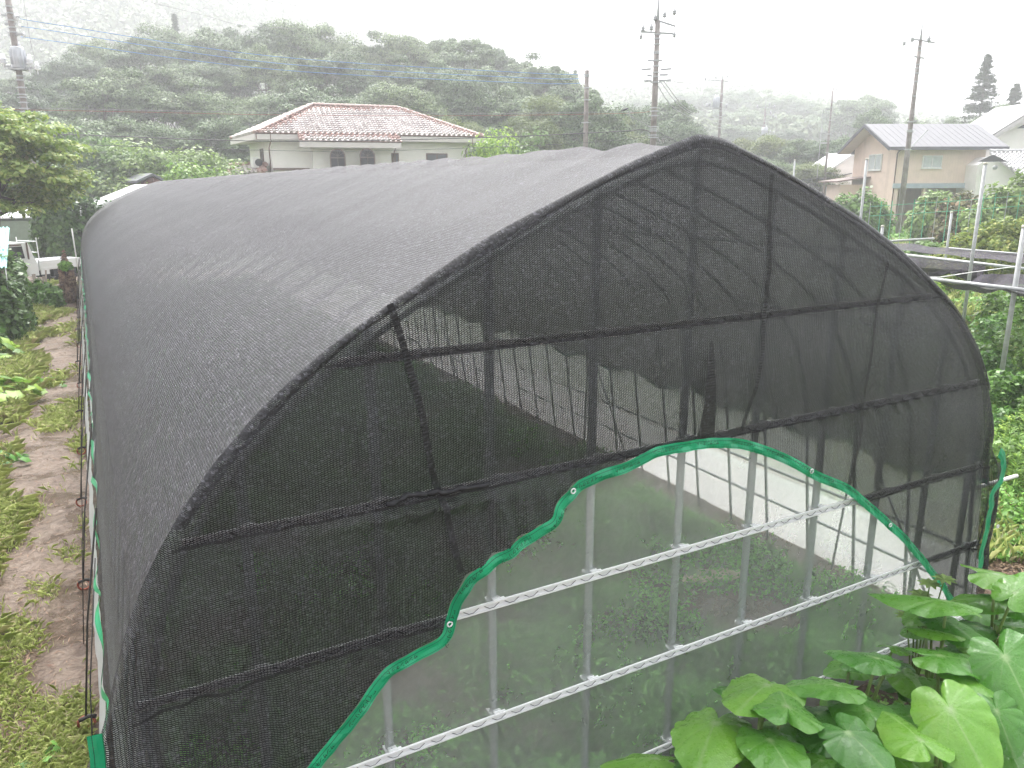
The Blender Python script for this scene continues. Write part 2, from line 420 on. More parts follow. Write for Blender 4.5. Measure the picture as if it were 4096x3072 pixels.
gh = empty("greenhouse", (GX, GY0, 0), "long arched pipe greenhouse in clear film under the black net", "greenhouse")
hx, hz, _ = arch_pts(.088, 0, 40)
hoop = MB().tube([(x, GY0 + .02, z) for x, z in zip(hx, hz)], .0145, 6).build("hoop", m_pipe, gh, True)
for i in range(1, 57):
    c = hoop.copy(); COL.objects.link(c); c.location = (0, .5 * i, 0)
POSTX = [-.02, .43, .985, 1.54, 2.11, 2.70, 3.24, 3.81, 4.40, 4.92, 5.42]
for x in POSTX:
    zt = arch_z(x, .05)
    if zt > .6: MB().tube([(x, GY0 + .035, 0), (x, GY0 + .035, zt)], .0225, 10).build("post", m_pipe, gh, True)
for x in POSTX[2:9]:
    MB().tube([(x, GY1 - .03, 0), (x, GY1 - .03, arch_z(x, .05))], .02, 6).build("post", m_pipe, gh, True)
RAILZ = [2.737, 2.101, 1.466, .833, .215]
for z in RAILZ:
    X, Z, _t = arch_pts(.03)
    k = np.where(Z > z)[0]; x0, x1 = X[k[0]] + .01, X[k[-1]] - .01
    rb = MB()
    rb.box(((x0 + x1) / 2, GY0 - .022, z + .016), (x1 - x0, .012, .010)).box(((x0 + x1) / 2, GY0 - .022, z - .016), (x1 - x0, .012, .008))
    rb.box(((x0 + x1) / 2, GY0 - .014, z), (x1 - x0, .006, .03))
    r = rb.build("spring_channel", m_rail, gh)
    fb = MB(); 
    pts = []; n = int((x1 - x0) / .055); rng_ = random.Random(int(z * 100))
    for i in range(n + 1):
        zz = z + (.010 if i % 2 else -.011) + rng_.uniform(-.001, .001)
        pts.append((x0 + i * .055 - .012, GY0 - .0235, zz)); pts.append((x0 + i * .055 + .012, GY0 - .0235, zz))
    fb.tube(pts, .0019, 4); fb.build("spring_wire", m_wire, r)
    cb = MB()
    for x in POSTX:
        if x0 + .05 < x < x1 - .05:
            cb = MB(); cb.box((x, GY0 - .008, z + .024), (.040, .03, .008)); cb.box((x + .03, GY0 - .016, z + .023), (.022, .014, .006)); cb.box((x, GY0 + .03, z), (.054, .062, .010))
            cb.build("clamp", m_rail, gh)
for px in (0, -1.25, 1.25, -2.2, 2.2):
    x = GX + px; z = arch_z(x, .12)
    MB().tube([(x, GY0, z), (x, GY1, z)], .0125, 6).build("purlin", m_pipe, gh, True)
for z, x in ((.75, GX + 2.86), (.40, GX + 2.91), (.75, GX - 2.86), (.4, GX - 2.91)):
    MB().tube([(x, GY0, z), (x, GY1, z)], .013, 6).build("side_rail", m_pipe, gh, True)
for y in (3.1, 7.1, 12.1):
    for k in (0, 1):
        MB().tube([(5.58, y + k * 1.0 + .1, 0.05), (5.48, y + .9, 1.5)], .011, 5).build("wind_brace", m_pipe, gh, True)
# films
X, Z, T = arch_pts(.065, 1.40, 64)
def roofpt(a, b, amp=.0):
    i = a * (len(X) - 1); k = int(min(i, len(X) - 2)); f = i - k
    x = X[k] * (1 - f) + X[k + 1] * f; z = Z[k] * (1 - f) + Z[k + 1] * f; y = GY0 + b * (GY1 - GY0)
    return (x, y, z), (T[k] + (T[k + 1] - T[k]) * f, y)
MB().grid(lambda a, b: roofpt(a, b), 64, 1).build("roof_film", m_film_roof, gh, True)
XS, ZS, TS = arch_pts(.018, 0, 64)
def side(sgn, z0, z1, ny, nz_, name, mat, off=0.0, wav=0.0):
    def fn(a, b):
        z = z0 + (z1 - z0) * b; y = GY0 - .0 + a * (GY1 - GY0)
        dx = np.interp(z, [q[1] for q in reversed(PROF)], [q[0] for q in reversed(PROF)])
        w = wav * math.sin(y * 3.1 + z * 4) * (1 - b) + wav * .6 * math.sin(y * 12.6)
        return (GX + sgn * (dx - .012 + off + w), y, max(z, .004)), (y, z)
    return MB().grid(fn, ny, nz_).build(name, mat, gh, True)
for sg in (-1, 1):
    side(sg, .62, 1.41, 60, 3, "side_film", m_film_side)
    side(sg, .0, .66, 220, 3, "side_skirt", m_fabric, .035, .010)
def gable(y, name, z0=0.0):
    X_, Z_, _ = arch_pts(.03, 0, 80); k = Z_ > .02; X_ = X_[k]; Z_ = Z_[k]; n = len(X_) - 1
    def fn(a, b):
        i = a * n; k = int(min(i, n - 1)); f = i - k
        x = X_[k] * (1 - f) + X_[k + 1] * f; z = Z_[k] * (1 - f) + Z_[k + 1] * f
        return (x, y + .003 * math.sin(x * 5) * math.sin(z * 5), z * b + .003), (x, z * b)
    return MB().grid(fn, n, 14).build(name, m_film, gh, True)
gable(GY0 - .006, "gable_film"); gable(GY1, "gable_film")
MB().tube([(5.45, 3.04, 1.25), (5.98, 2.99, 1.28)], .014, 8).build("roll_up_pipe", m_white_rope, gh, True)

# ------------------------------------------------------------------ black shade net
net = empty("shade_net", (GX, GY0, 0), "large black knitted shade net draped over the arched greenhouse", "shade net")
XN, ZN, TN = arch_pts(0, 1.27, 110)
rng = np.random.default_rng(3)
ph = rng.uniform(0, 6.28, 80)
def lshift(z): return .060 * max(0, min(1, (2.15 - z) / .8))
def netpt(a, b):
    n = len(XN) - 1; i = a * n; k = int(min(i, n - 1)); f = i - k
    x = XN[k] * (1 - f) + XN[k + 1] * f; z = ZN[k] * (1 - f) + ZN[k + 1] * f; t = TN[k] * (1 - f) + TN[k + 1] * f
    y = GY0 - .03 + b * (GY1 - GY0 + .06)
    q = (y - GY0) / .5; c = abs(math.sin(math.pi * q))
    top = max(0, (z - 1.9) / 1.75)
    sag = .0015 * c * c + .032 * top ** 6 * c ** .8 * (.7 + .5 * math.sin(ph[int(max(0, q)) % 80]))
    sag += .006 * math.sin(y * 1.7 + t * 2.3) * math.sin(t * 3 + y * .9)
    nx = (x - GX) / 3; z -= sag; x -= sag * nx * .8
    e = min(a, 1 - a)
    if e < .05:
        u = 1 - e / .05
        z -= u * .10 * (0.5 + .5 * math.sin(y * 6.283 / 1.0 + ph[3])) * (1 if y > 3.2 else 0)
        x += (-1 if a < .5 else 1) * u * .018 * math.sin(y * 9.1) * math.sin(y * 2.3)
    if a < .2: x -= lshift(z) * max(0, 1 - (y - 3) / 9)
    return (x, y, z), (t, y)
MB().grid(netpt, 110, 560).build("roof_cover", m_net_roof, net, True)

TB = [((150, 1760), (215, 2050)), ((190, 1659), (300, 2000)), ((222, 1580), (380, 1930)), ((250, 1400), (470, 1850)), ((275, 1270), (545, 1772)), ((292, 1170), (608, 1702)), ((340, 1080), (664, 1650)), ((430, 970), (745, 1556)), ((520, 885), (822, 1458)), ((620, 795), (896, 1407)),
      ((700, 735), (948, 1380)), ((760, 692), (962, 1362)), ((800, 665), (967, 1330)), ((850, 635), (975, 1292)), ((950, 570), (1005, 1238)), ((1050, 510), (1080, 1180)), ((1110, 475), (1135, 1143)), ((1150, 455), (1186, 1122)), ((1190, 432), (1197, 1092)), ((1250, 400), (1235, 1052)),
      ((1300, 375), (1290, 1022)), ((1350, 350), (1350, 1003)), ((1400, 325), (1400, 979)), ((1450, 300), (1452, 962)), ((1510, 293), (1520, 950)), ((1570, 305), (1572, 947)), ((1610, 325), (1612, 952)), ((1650, 355), (1668, 970)), ((1700, 382), (1708, 988)), ((1750, 410), (1760, 1018)), ((1800, 440), (1810, 1038)),
      ((1850, 475), (1838, 1052)), ((1950, 555), (1893, 1098)), ((2050, 660), (1950, 1150)), ((2110, 750), (1995, 1202)), ((2140, 840), (2028, 1243)), ((2150, 950), (2052, 1283)), ((2156, 1000), (2072, 1306)), ((2170, 1000), (2083, 1318)), ((2158, 1050), (2092, 1320)), ((2146, 1120), (2100, 1318)), ((2122, 1235), (2108, 1315))]
TP = np.array([[*py_(t[0], t[1], 2.95)] for t, b in TB])[:, [0, 2]]
BP = np.array([[*py_(b[0], b[1], 2.93)] for t, b in TB])[:, [0, 2]]
# the flap meets the roof cover along the arch
def snap(p):
    X_, Z_, _ = arch_pts(.0, 0, 200)
    d = (X_ - p[0]) ** 2 + (Z_ - p[1]) ** 2; i = int(np.argmin(d)); return np.array([X_[i], Z_[i]])
for i in range(3, 37):
    TP[i] = snap(TP[i])
    if i < 12: TP[i][0] -= lshift(TP[i][1])
sB = np.r_[0, np.cumsum(np.hypot(*np.diff(BP, axis=0).T))]
sT = np.r_[0, np.cumsum(np.hypot(*np.diff(TP, axis=0).T))]
par = np.linspace(0, 1, len(TB))
def crv(P, a):
    i = a * (len(P) - 1); k = int(min(i, len(P) - 2)); f = i - k
    p0 = P[max(k - 1, 0)]; p1 = P[k]; p2 = P[k + 1]; p3 = P[min(k + 2, len(P) - 1)]
    c = .5 * ((2 * p1) + (-p0 + p2) * f + (2 * p0 - 5 * p1 + 4 * p2 - p3) * f * f + (-p0 + 3 * p1 - 3 * p2 + p3) * f ** 3)
    l = p1 * (1 - f) + p2 * f
    return .6 * c + .4 * l
def flapY(x, z, b):
    """how far the flap hangs in front of the end wall"""
    y = 2.952 - .018 * math.sin(math.pi * min(1, b * 1.3))
    # held by each channel, blowing free in between
    g = 1e9
    for rz in RAILZ: g = min(g, abs(z - rz))
    y -= .022 * min(1, g / .25) ** .8
    y -= .012 * math.sin(x * 2.1 + 1) * math.sin(z * 2.7 + x) * b
    # pleats gathered below the second channel, left of the middle
    w = math.exp(-((x - 1.62) / .30) ** 2) * max(0, min(1, (2.12 - z) / .10)) * max(0, min(1, (z - 1.25) / .5))
    y -= w * (.030 * abs(math.sin(x * 21)) + .02 * math.sin(x * 47 + z * 6) + .02)
    # crumple along the channel
    w = math.exp(-((x - 1.2) / .35) ** 2) * math.exp(-((z - 2.06) / .035) ** 2)
    y -= w * (.045 + .02 * math.sin(x * 40))
    w = math.exp(-((x - 4.1) / .9) ** 2) * math.exp(-((z - 2.09) / .02) ** 2); y -= w * .012 * (1 + math.sin(x * 50))
    # long soft folds
    y -= .006 * math.sin(x * 9 + 2 * math.sin(z * 1.3)) * b + .004 * math.sin(x * 23 + z * 2 + 1.5 * math.sin(z * 3)) * b
    # loose corner at lower left bulges out
    w = max(0, min(1, (.75 - x) / .6)) * max(0, min(1, (1.9 - z) / .9))
    y -= w * (.07 + .035 * math.sin(x * 17 + z * 1.5) + .02 * math.sin(x * 39 - z * 2))
    w = max(0, min(1, (z - .3) / .2)) * math.exp(-((x - 5.55) / .22) ** 2) * max(0, min(1, (2.0 - z) / .6)); y -= w * .02 * math.sin(x * 45 + z)
    return y
def flap(a, b):
    t = crv(TP, a); q = crv(BP, a); p = t * (1 - b) + q * b
    y = flapY(p[0], p[1], b)
    if b < .03: y += (GY0 - .03 - y) * (1 - b / .03)
    return (p[0], y, p[1]), (p[0] * 1.0 + 20, p[1] + 20)
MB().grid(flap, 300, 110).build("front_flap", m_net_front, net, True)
# doubled hem where the flap folds over the arch
def hem(a, b):
    t = crv(TP, .135 + a * .72); c = np.array([GX, 1.6]); d = (c - t); d /= np.linalg.norm(d)
    wd = .050 + .012 * math.sin(a * 23); p = t + d * (b * wd - .004)
    return (p[0], GY0 - .038 - .016 * math.sin(b * 3.14) - (.008 if b > .02 else 0), p[1] + .002), (p[0] + 30.007, p[1] + 30.004)
MB().grid(hem, 200, 3).build("hem", make_net("black_net_hem", .18, base=(.028, .028, .032), spec=.4, pitch=.012, row=.0075), net, True)
def ribbon(P3, w0, w1=None, uvs=1.0, mat=None, name="seam", ny=0):
    P3 = [Vector(p) for p in P3]; w1 = w1 or w0; n = len(P3) - 1; mb = MB(); vs = []; uv = []; s = 0
    for i, p in enumerate(P3):
        t = (P3[min(i + 1, n)] - P3[max(i - 1, 0)]).normalized()
        nrm = Vector((t.z, 0, -t.x)).normalized(); w = w0 + (w1 - w0) * i / n
        if i: s += (p - P3[i - 1]).length
        vs += [p - nrm * w / 2, p + nrm * w / 2]; uv += [(s, 0), (s, w)]
    mb.add(vs, [(2 * i, 2 * i + 1, 2 * i + 3, 2 * i + 2) for i in range(n)], uv)
    return mb.build(name, mat or m_net_seam, net, True)
def smoothpx(L, n=8):
    L = [np.array(p, float) for p in L]; out = []
    for i in range(len(L) - 1):
        p0 = L[max(i - 1, 0)]; p1 = L[i]; p2 = L[i + 1]; p3 = L[min(i + 2, len(L) - 1)]
        for j in range(n):
            f = j / n; out.append(.5 * ((2 * p1) + (-p0 + p2) * f + (2 * p0 - 5 * p1 + 4 * p2 - p3) * f * f + (-p0 + 3 * p1 - 3 * p2 + p3) * f ** 3))
    out.append(L[-1]); return out
def onflap(p, dy=.006, b=.5):
    q = py_(p[0], p[1], 2.93); return Vector((q.x, flapY(q.x, q.z, b) - dy, q.z))
for L, w in (([(838, 655), (860, 715), (885, 800), (905, 880), (920, 960), (937, 1035), (952, 1075), (975, 1180), (988, 1228)], .030),
             ([(1660, 375), (1655, 450), (1657, 540), (1652, 660), (1645, 740), (1630, 820), (1612, 880), (1600, 928)], .026),
             ([(1912, 565), (1900, 640), (1888, 700), (1870, 810), (1858, 920), (1840, 1000), (1833, 1045)], .022)):
    ribbon([onflap(p) for p in smoothpx(L, 5)], w, name="seam")
ribbon([onflap(p, .012) for p in smoothpx([(1533, 735), (1529, 800), (1526, 880), (1521, 945)], 5)], .015, .125, name="overlap_fold")
# dark net strips added over the channels, standing in for their backlit shade
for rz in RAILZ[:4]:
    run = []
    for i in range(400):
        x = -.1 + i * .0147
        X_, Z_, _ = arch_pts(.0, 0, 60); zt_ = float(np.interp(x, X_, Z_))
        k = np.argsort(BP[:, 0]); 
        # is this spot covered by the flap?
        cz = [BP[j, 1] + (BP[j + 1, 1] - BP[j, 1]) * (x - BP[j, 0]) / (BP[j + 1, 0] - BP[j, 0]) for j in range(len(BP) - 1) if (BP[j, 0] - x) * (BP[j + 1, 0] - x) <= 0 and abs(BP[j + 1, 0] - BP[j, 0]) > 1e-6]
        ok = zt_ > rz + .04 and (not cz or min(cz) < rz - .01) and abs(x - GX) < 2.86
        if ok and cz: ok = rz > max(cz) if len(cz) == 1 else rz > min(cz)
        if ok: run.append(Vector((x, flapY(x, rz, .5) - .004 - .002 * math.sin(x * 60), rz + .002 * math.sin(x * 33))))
        if (not ok or i == 399) and len(run) > 6: ribbon(run, .013, name="channel_shade"); run = []
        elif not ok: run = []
# bunched net along the second channel
L = [(828, 1084), (850, 1079), (872, 1066), (895, 1063), (918, 1062), (937, 1056), (955, 1060), (985, 1050), (1010, 1049), (1050, 1040)]
MB().tube([onflap(p, .03 + .006 * (i % 3)) for i, p in enumerate(smoothpx(L, 3))], [.008 + .007 * abs(math.sin(i * .8)) for i in range(len(smoothpx(L, 3)))], 6).build("bunched_fold", m_net_seam, net, True)
# green edge tape of the flap
def tape_from(pts3, name, w=.055, parent=net):
    P3 = [Vector(p) for p in pts3]; n = len(P3) - 1; vs = []; uv = []; s = 0; ss = []
    for i, p in enumerate(P3):
        t = (P3[min(i + 1, n)] - P3[max(i - 1, 0)]).normalized(); nrm = Vector((-t.z, 0, t.x)).normalized()
        if i: s += (p - P3[i - 1]).length
        ss.append(s)
        ripple = .004 * math.sin(s * 17) + .0025 * math.sin(s * 47 + 2 * math.sin(s * 5))
        vs += [p + nrm * .006 + Vector((0, ripple, 0)), p - nrm * (w * .5) + Vector((0, -ripple * .6 - .004, 0)), p - nrm * w + Vector((0, -.006 + ripple, 0))]
        uv += [(s, 0), (s, w / 2), (s, w)]
    fs = [(3 * i + k, 3 * i + k + 1, 3 * i + k + 4, 3 * i + k + 3) for i in range(n) for k in (0, 1)]
    o = MB().add(vs, fs, uv).build(name, m_tape, parent, False)
    return o, P3, ss
tp = []
for i in range(0, 420):
    a = i / 419; q = crv(BP, a * .94); tp.append((q[0], flapY(q[0], q[1], 1) - .012, q[1]))
_t = np.array(tp)
for _ in range(10): _t[1:-1] = (_t[:-2] + 2 * _t[1:-1] + _t[2:]) / 4
tp = _t.tolist()
tape, TPp, TSs = tape_from(tp, "edge_tape", .050)
side_px = smoothpx([(2162, 968), (2170, 978), (2173, 998), (2166, 1035), (2148, 1070), (2147, 1095), (2138, 1120), (2135, 1150), (2126, 1190), (2119, 1235), (2110, 1260)], 5)
stape, SPp, SSs = tape_from([(*py_(p[0], p[1], 2.88),) for p in side_px], "edge_tape", .065)
# lettering woven into the tape
def word(txt, size):
    c = bpy.data.curves.new('lettering', 'FONT'); c.body = txt; c.size = size; c.align_x = 'CENTER'; c.align_y = 'CENTER'; c.space_character = .95; c.offset = .018 * size
    o = bpy.data.objects.new('lettering', c); COL.objects.link(o); bpy.context.view_layer.update()
    me = bpy.data.meshes.new_from_object(o.evaluated_get(bpy.context.evaluated_depsgraph_get()))
    bpy.data.objects.remove(o); me.materials.append(m_ink); return me
W1 = word("ワイドスクリーン", .024); W2 = word("サンサンネット", .023)
def put_words(P3, ss, o, w, start, step, seq):
    s = start; k = 0
    while s < ss[-1] - .1:
        i = int(np.searchsorted(ss, s)); i = max(2, min(i, len(P3) - 3))
        t = (P3[i + 2] - P3[i - 2]).normalized(); 
        if t.x < 0 and abs(t.x) > .2: t = -t
        nrm = Vector((-t.z, 0, t.x)).normalized(); mid = P3[i] - nrm * w * .22
        # letters stand on their heads as seen from outside
        m = Matrix((-t, -nrm, Vector((0, -1, 0)))).transposed().to_4x4()
        pl = PLOC[net.name]; m.translation = mid + Vector((0, -.019, 0)) - Vector(pl)
        ob = bpy.data.objects.new("lettering", seq[k % len(seq)]); COL.objects.link(ob); ob.parent = o; ob.matrix_local = m
        s += step; k += 1
put_words(TPp, TSs, tape, .056, .35, .26, [W1, W2])
put_words(SPp, SSs, stape, .065, .15, .22, [W2, W1])
for p in [(969, 1345), (1234, 1058), (1742, 1013), (1920, 1133), (2136, 1130), (2085, 1312)]:
    q = py_(p[0], p[1], 2.93); c = Vector((q.x, (flapY(q.x, q.z, 1) if p[0] != 2136 else 2.89) - .026, q.z))
    MB().tube([c + Vector((.012 * math.cos(a), 0, .012 * math.sin(a))) for a in np.linspace(0, 6.283, 13)], .0038, 6).build("eyelet", m_rail, net, True)
# tape and bands on the left side edge
lt = []
for i in range(700):
    b = i / 699; (x, y, z), _ = netpt(0, b)
    tw = math.sin(y * 6.28 / 1.0 + .7) * math.sin(y * 2.1)
    lt.append(((x - .006, y, z + .008), (x - .012 - .028 * max(0, tw), y, z - .018 - .03 * abs(tw))))
vs = [v for p in lt for v in p]
MB().add(vs, [(2 * i, 2 * i + 1, 2 * i + 3, 2 * i + 2) for i in range(699)], [(i * .04, k * .05) for i in range(700) for k in (0, 1)]).build("edge_tape", m_tape, net, True)
rt = []
for i in range(300):
    b = i / 299; (x, y, z), _ = netpt(1, b); rt.append(((x + .006, y, z + .008), (x + .02, y, z - .045)))
MB().add([v for p in rt for v in p], [(2 * i, 2 * i + 1, 2 * i + 3, 2 * i + 2) for i in range(299)], [(i * .09, k * .05) for i in range(300) for k in (0, 1)]).build("edge_tape", m_tape, net, True)
# loose green tape at the near bottom-left corner
cor = smoothpx([(196, 1590), (199, 1612), (203, 1640), (205, 1680)], 5)
tape_from([(*py_(p[0] - 5, p[1], 2.83),) for p in reversed(cor)], "edge_tape", .045)

# hold-down bands at the left, each with its ground anchor
anch0 = None
for i, y in enumerate([5.1, 7.15, 9.25, 11.2, 13.2, 15.2, 17.2, 19.3, 21.3, 23.3, 25.3, 27.4]):
    if anch0 is None:
        e = empty("hold_down_band", (-.36, y, 0), "thin black hold-down band tied to a rusty ring anchor beside the left net edge", "rope", "black bands down the left side")
        mb = MB(); mb.tube([(-.36, y, .10), (-.27, y + .05, .75), (-.13, y + .1, 1.48)], .0065, 5); mb.tube([(-.40, y, .10), (-.34, y, .115), (-.30, y, .10)], .014, 5)
        mb.tube([(-.335, y - .9, .0), (-.27, y - .6, .7), (-.165, y - .25, 1.3)], .004, 5)
        mb.build("strap", m_rope, e, True)
        MB().tube([(-.36 + .05 * math.cos(a), y + .01 * a, .055 + .055 * math.sin(a)) for a in np.linspace(0, 6.0, 14)], .009, 6).build("ring_anchor", m_rust, e, True)
        anch0 = e
    else:
        c = copy_tree(anch0); c.location = (-.36 + .02 * math.sin(i * 3), y, 0); c.rotation_euler = (0, 0, .05 * math.sin(i * 5))

# ------------------------------------------------------------------ vegetation prototypes
def crown_leaves(rng, c, R, rz, ncl, per, ls, clr=.27, flat=.62, up=.75, low=-.35):
    """leaf faces gathered into clumps that fill an uneven crown"""
    c = np.array(c, float)
    d = unit(rng, ncl); d[:, 2] = np.where(d[:, 2] < low, -d[:, 2] * .7, d[:, 2])
    rr = rng.uniform(.35, 1.0, ncl) ** .45 * rng.uniform(.80, 1.10, ncl)
    cc = c + d * rr[:, None] * np.array([R, R, rz])
    rc = clr * R * rng.uniform(.6, 1.3, ncl)
    m = ncl * per
    k = np.repeat(np.arange(ncl), per)
    e = unit(rng, m); e[:, 2] = np.where(rng.uniform(size=m) < up, np.abs(e[:, 2]), e[:, 2])
    pos = cc[k] + e * (rc[k] * rng.uniform(.55, 1.08, m))[:, None] * np.array([1, 1, flat])
    nn = e + np.array([0, 0, .75]) + rng.normal(size=(m, 3)) * .45
    return leafquads(rng, pos, nn, ls * rng.uniform(.6, 1.35, m), .62), cc
def limbs(mb, base, cc, r0, zc, rnd, k=7):
    base = Vector(base)
    top = Vector((base.x + rnd.uniform(-.3, .3), base.y + rnd.uniform(-.3, .3), zc))
    mid = (base + top) / 2 + Vector((rnd.uniform(-.2, .2), rnd.uniform(-.2, .2), 0))
    mb.tube([base, mid, top], [r0, r0 * .75, r0 * .4], 8)
    for q in rnd.sample(list(range(len(cc))), min(k, len(cc))):
        e = Vector(cc[q]); s = base.lerp(top, rnd.uniform(.4, .95)); m = s.lerp(e, .5) + Vector((0, 0, -.05 * (e - s).length))
        mb.tube([s, m, e], [r0 * .35, r0 * .22, r0 * .08], 5, False)
def make_tree(seed, h, R, rz, zc, mat, name='broadleaf_tree', ncl=85, per=120, ls=.34, clr=.27, loc=(0, 0, 0), label='', cat='tree', group=None, r0=.28, k=8, **kw):
    rng = np.random.default_rng(seed); rnd = random.Random(seed)
    t = empty(name, loc, label, cat, group)
    V, cc = crown_leaves(rng, (loc[0], loc[1], loc[2] + zc), R, rz, ncl, per, ls, clr, **kw)
    mb = MB(); limbs(mb, (loc[0], loc[1], loc[2] - .3), cc, r0, loc[2] + zc, rnd, k)
    mb.build('trunk', m_bark, t, True)
    quads('crown', V, mat, t)
    return t
FOREST = []
for i, (mat, R, rz) in enumerate([(m_forest, 4.6, 5.2), (m_forest2, 5.4, 4.6), (m_forest, 4.0, 5.6), (m_forest2, 4.8, 5.0), (m_forest3, 4.4, 4.4)]):
    t = make_tree(20 + i, 14, R, rz, 8.4, mat, ncl=46, per=560, ls=.26, clr=.34, flat=.62, up=.97, label='x', loc=(0, 0, 0))
    FOREST.append(t)
used_proto = [False] * 5
def plant_tree(pi, px, py, d, label, group, wscale=1.0, ht=None, name=None):
    """tree whose top shows at px,py; its foot stands on the terrain"""
    top = at(px, py, d); zb = float(terrain(top.x, top.y)) - .2
    H = top.z - zb
    hp = [13.2, 12.6, 13.5, 13.0, 12.4][pi]
    sc = H / hp
    o = FOREST[pi] if not used_proto[pi] else copy_tree(FOREST[pi])
    used_proto[pi] = True
    o.location = (top.x, top.y, zb); w = sc * wscale
    if sc < .8: w = max(w, .62)
    if sc > 1.15: w = min(w, 1.15 * wscale)
    w *= .80 + .12 * math.sin(px * 1.7 + py)
    o.scale = (w, w, sc); o.rotation_euler = (0, 0, (px * 7.3 + py) % 6.28)
    o['label'] = label; o['category'] = 'tree'; o['group'] = group
    return o
rr = random.Random(5)
SKY = [(-60, 165), (10, 160), (85, 148), (150, 122), (225, 95), (300, 66), (370, 60), (440, 58), (505, 60), (572, 50), (645, 42), (700, 62), (760, 84), (815, 82), (880, 72), (950, 76), (1010, 74), (1060, 92), (1110, 118), (1165, 122), (1205, 136)]
g1 = 'trees of the misty wood behind the tiled house'
for i, (x, y) in enumerate(SKY):
    plant_tree(rr.choice([0, 1, 2, 3]), x + rr.uniform(-6, 6), y + rr.uniform(-4, 8), 88 + rr.uniform(-4, 6), 'tall hazy broadleaf tree on the skyline of the wood', g1, 1.0)
for i in range(17):
    x = -40 + i * 77 + rr.uniform(-18, 18); y = np.interp(x, [q[0] for q in SKY], [q[1] for q in SKY]) + rr.uniform(45, 80)
    plant_tree(rr.choice([0, 1, 2, 3, 1]), x, y, 76 + rr.uniform(-3, 3), 'dark broadleaf tree halfway up the wooded slope', g1, 1.0)
for i in range(16):
    x = -30 + i * 82 + rr.uniform(-20, 20); y = 175 + rr.uniform(-25, 35)
    if x > 1180: y += 50
    plant_tree(rr.choice([0, 1, 2, 3]), x, y, 66 + rr.uniform(-3, 3), 'full rounded tree in the front rank of the wood', g1, 1.0)
for i in range(15):
    x = 60 + i * 78 + rr.uniform(-20, 20); y = 262 + rr.uniform(-18, 22)
    plant_tree(rr.choice([0, 1, 3, 4]), x, y, 58 + rr.uniform(-2, 2), 'low bushy tree at the foot of the wooded slope', g1, 1.0)
# right of the wood
for (x, y, d, pi, lab) in [(1190, 205, 62, 4, 'yellow-green bushy tree left of the plain concrete pole'), (1130, 255, 56, 4, 'small bright tree between the tiled house and the plain pole'), (1280, 215, 60, 1, 'grey-green tree just right of the plain concrete pole'),
                           (1235, 178, 72, 2, 'tree filling the gap behind the plain concrete pole'), (1330, 255, 66, 4, 'pale thin tree beside the tall insulator pole'), (1390, 225, 78, 3, 'round tree left of the tall insulator pole'), (1440, 212, 84, 0, 'round tree right of the tall insulator pole'),
                           (1340, 300, 60, 3, 'low shrubby tree under the cables by the insulator pole'), (1490, 262, 80, 3, 'small tree left of the transformer pole')]:
    plant_tree(pi, x, y, d, lab, 'trees around the middle poles')
g2 = 'trees of the hazy wood on the right'
for (x, y, d) in [(1480, 200, 225), (1530, 196, 220), (1570, 205, 215), (1612, 192, 220), (1655, 200, 210), (1700, 208, 205), (1745, 216, 200), (1790, 222, 190), (1500, 236, 200), (1550, 240, 190), (1600, 236, 185), (1650, 240, 180), (1700, 246, 175), (1750, 252, 170), (1800, 252, 165), (1580, 268, 150), (1640, 272, 150), (1710, 275, 145), (1330, 222, 210), (1390, 214, 215), (1440, 208, 220)]:
    plant_tree(rr.choice([0, 1, 2, 3]), x, y, d, 'pale misty tree on the far right-hand slope', g2, 1.25)
for (x, y, d) in [(1838, 212, 150), (1868, 208, 148), (1895, 226, 148), (1915, 255, 145)]:
    plant_tree(rr.choice([0, 1, 3]), x, y, d, 'large misty tree behind the left end of the beige house', g2, 1.15)
for (x, y, d) in [(1610, 300, 84), (1665, 292, 82), (1720, 296, 80), (1775, 300, 78), (1830, 300, 80), (1640, 345, 72), (1700, 350, 70), (1760, 352, 68)]:
    plant_tree(rr.choice([1, 3, 4, 0]), x, y, d, 'low green tree between the slender poles and the beige house', g2, 1.1)
for (x, y, d) in [(1895, 240, 95), (2060, 258, 90), (1962, 262, 85)]:
    plant_tree(rr.choice([0, 1]), x, y, d, 'small thin-topped tree showing above the beige house roof', g2, .8)
def conifer(px, py, d, Hm, R, label, seed):
    top = at(px, py, d); zb = top.z - Hm; rng = np.random.default_rng(seed)
    t = empty('conifer_tree', (top.x, top.y, zb), label, 'tree', 'conifers at the right edge')
    n = 230; h = rng.uniform(.05, 1, n) ** .85; an = rng.uniform(0, 6.28, n)
    rad = R * (1 - h) ** .8 * rng.uniform(.75, 1.15, n) + .12
    Vs = []; mb = MB(); mb.tube([(top.x, top.y, zb - .4), (top.x, top.y, top.z - .4)], [.22, .03], 6)
    for i in range(n):
        z = zb + h[i] * Hm; L = rad[i]; m = int(46 + 60 * L / R)
        s = rng.uniform(.1, 1, m); px_ = top.x + np.cos(an[i]) * L * s; py__ = top.y + np.sin(an[i]) * L * s
        pz = z - .16 * L * s + .1 * L * s ** 2
        P = np.stack([px_, py__, pz], 1) + rng.normal(size=(m, 3)) * np.array([.16, .16, .10]) * (.5 + L / R)
        nn = np.tile([0, 0, 1.0], (m, 1)) + rng.normal(size=(m, 3)) * .6
        Vs.append(leafquads(rng, P, nn, rng.uniform(.18, .42, m), .4))
        if i % 4 == 0: mb.tube([(top.x, top.y, z), (top.x + math.cos(an[i]) * L, top.y + math.sin(an[i]) * L, z - .06 * L)], [.03, .01], 4, False)
    mb.build('trunk', m_bark, t, True); quads('crown', np.concatenate(Vs), m_conif, t)
conifer(2135, 118, 88, 13.5, 3.6, 'tall pointed conifer rising behind the beige house', 4)
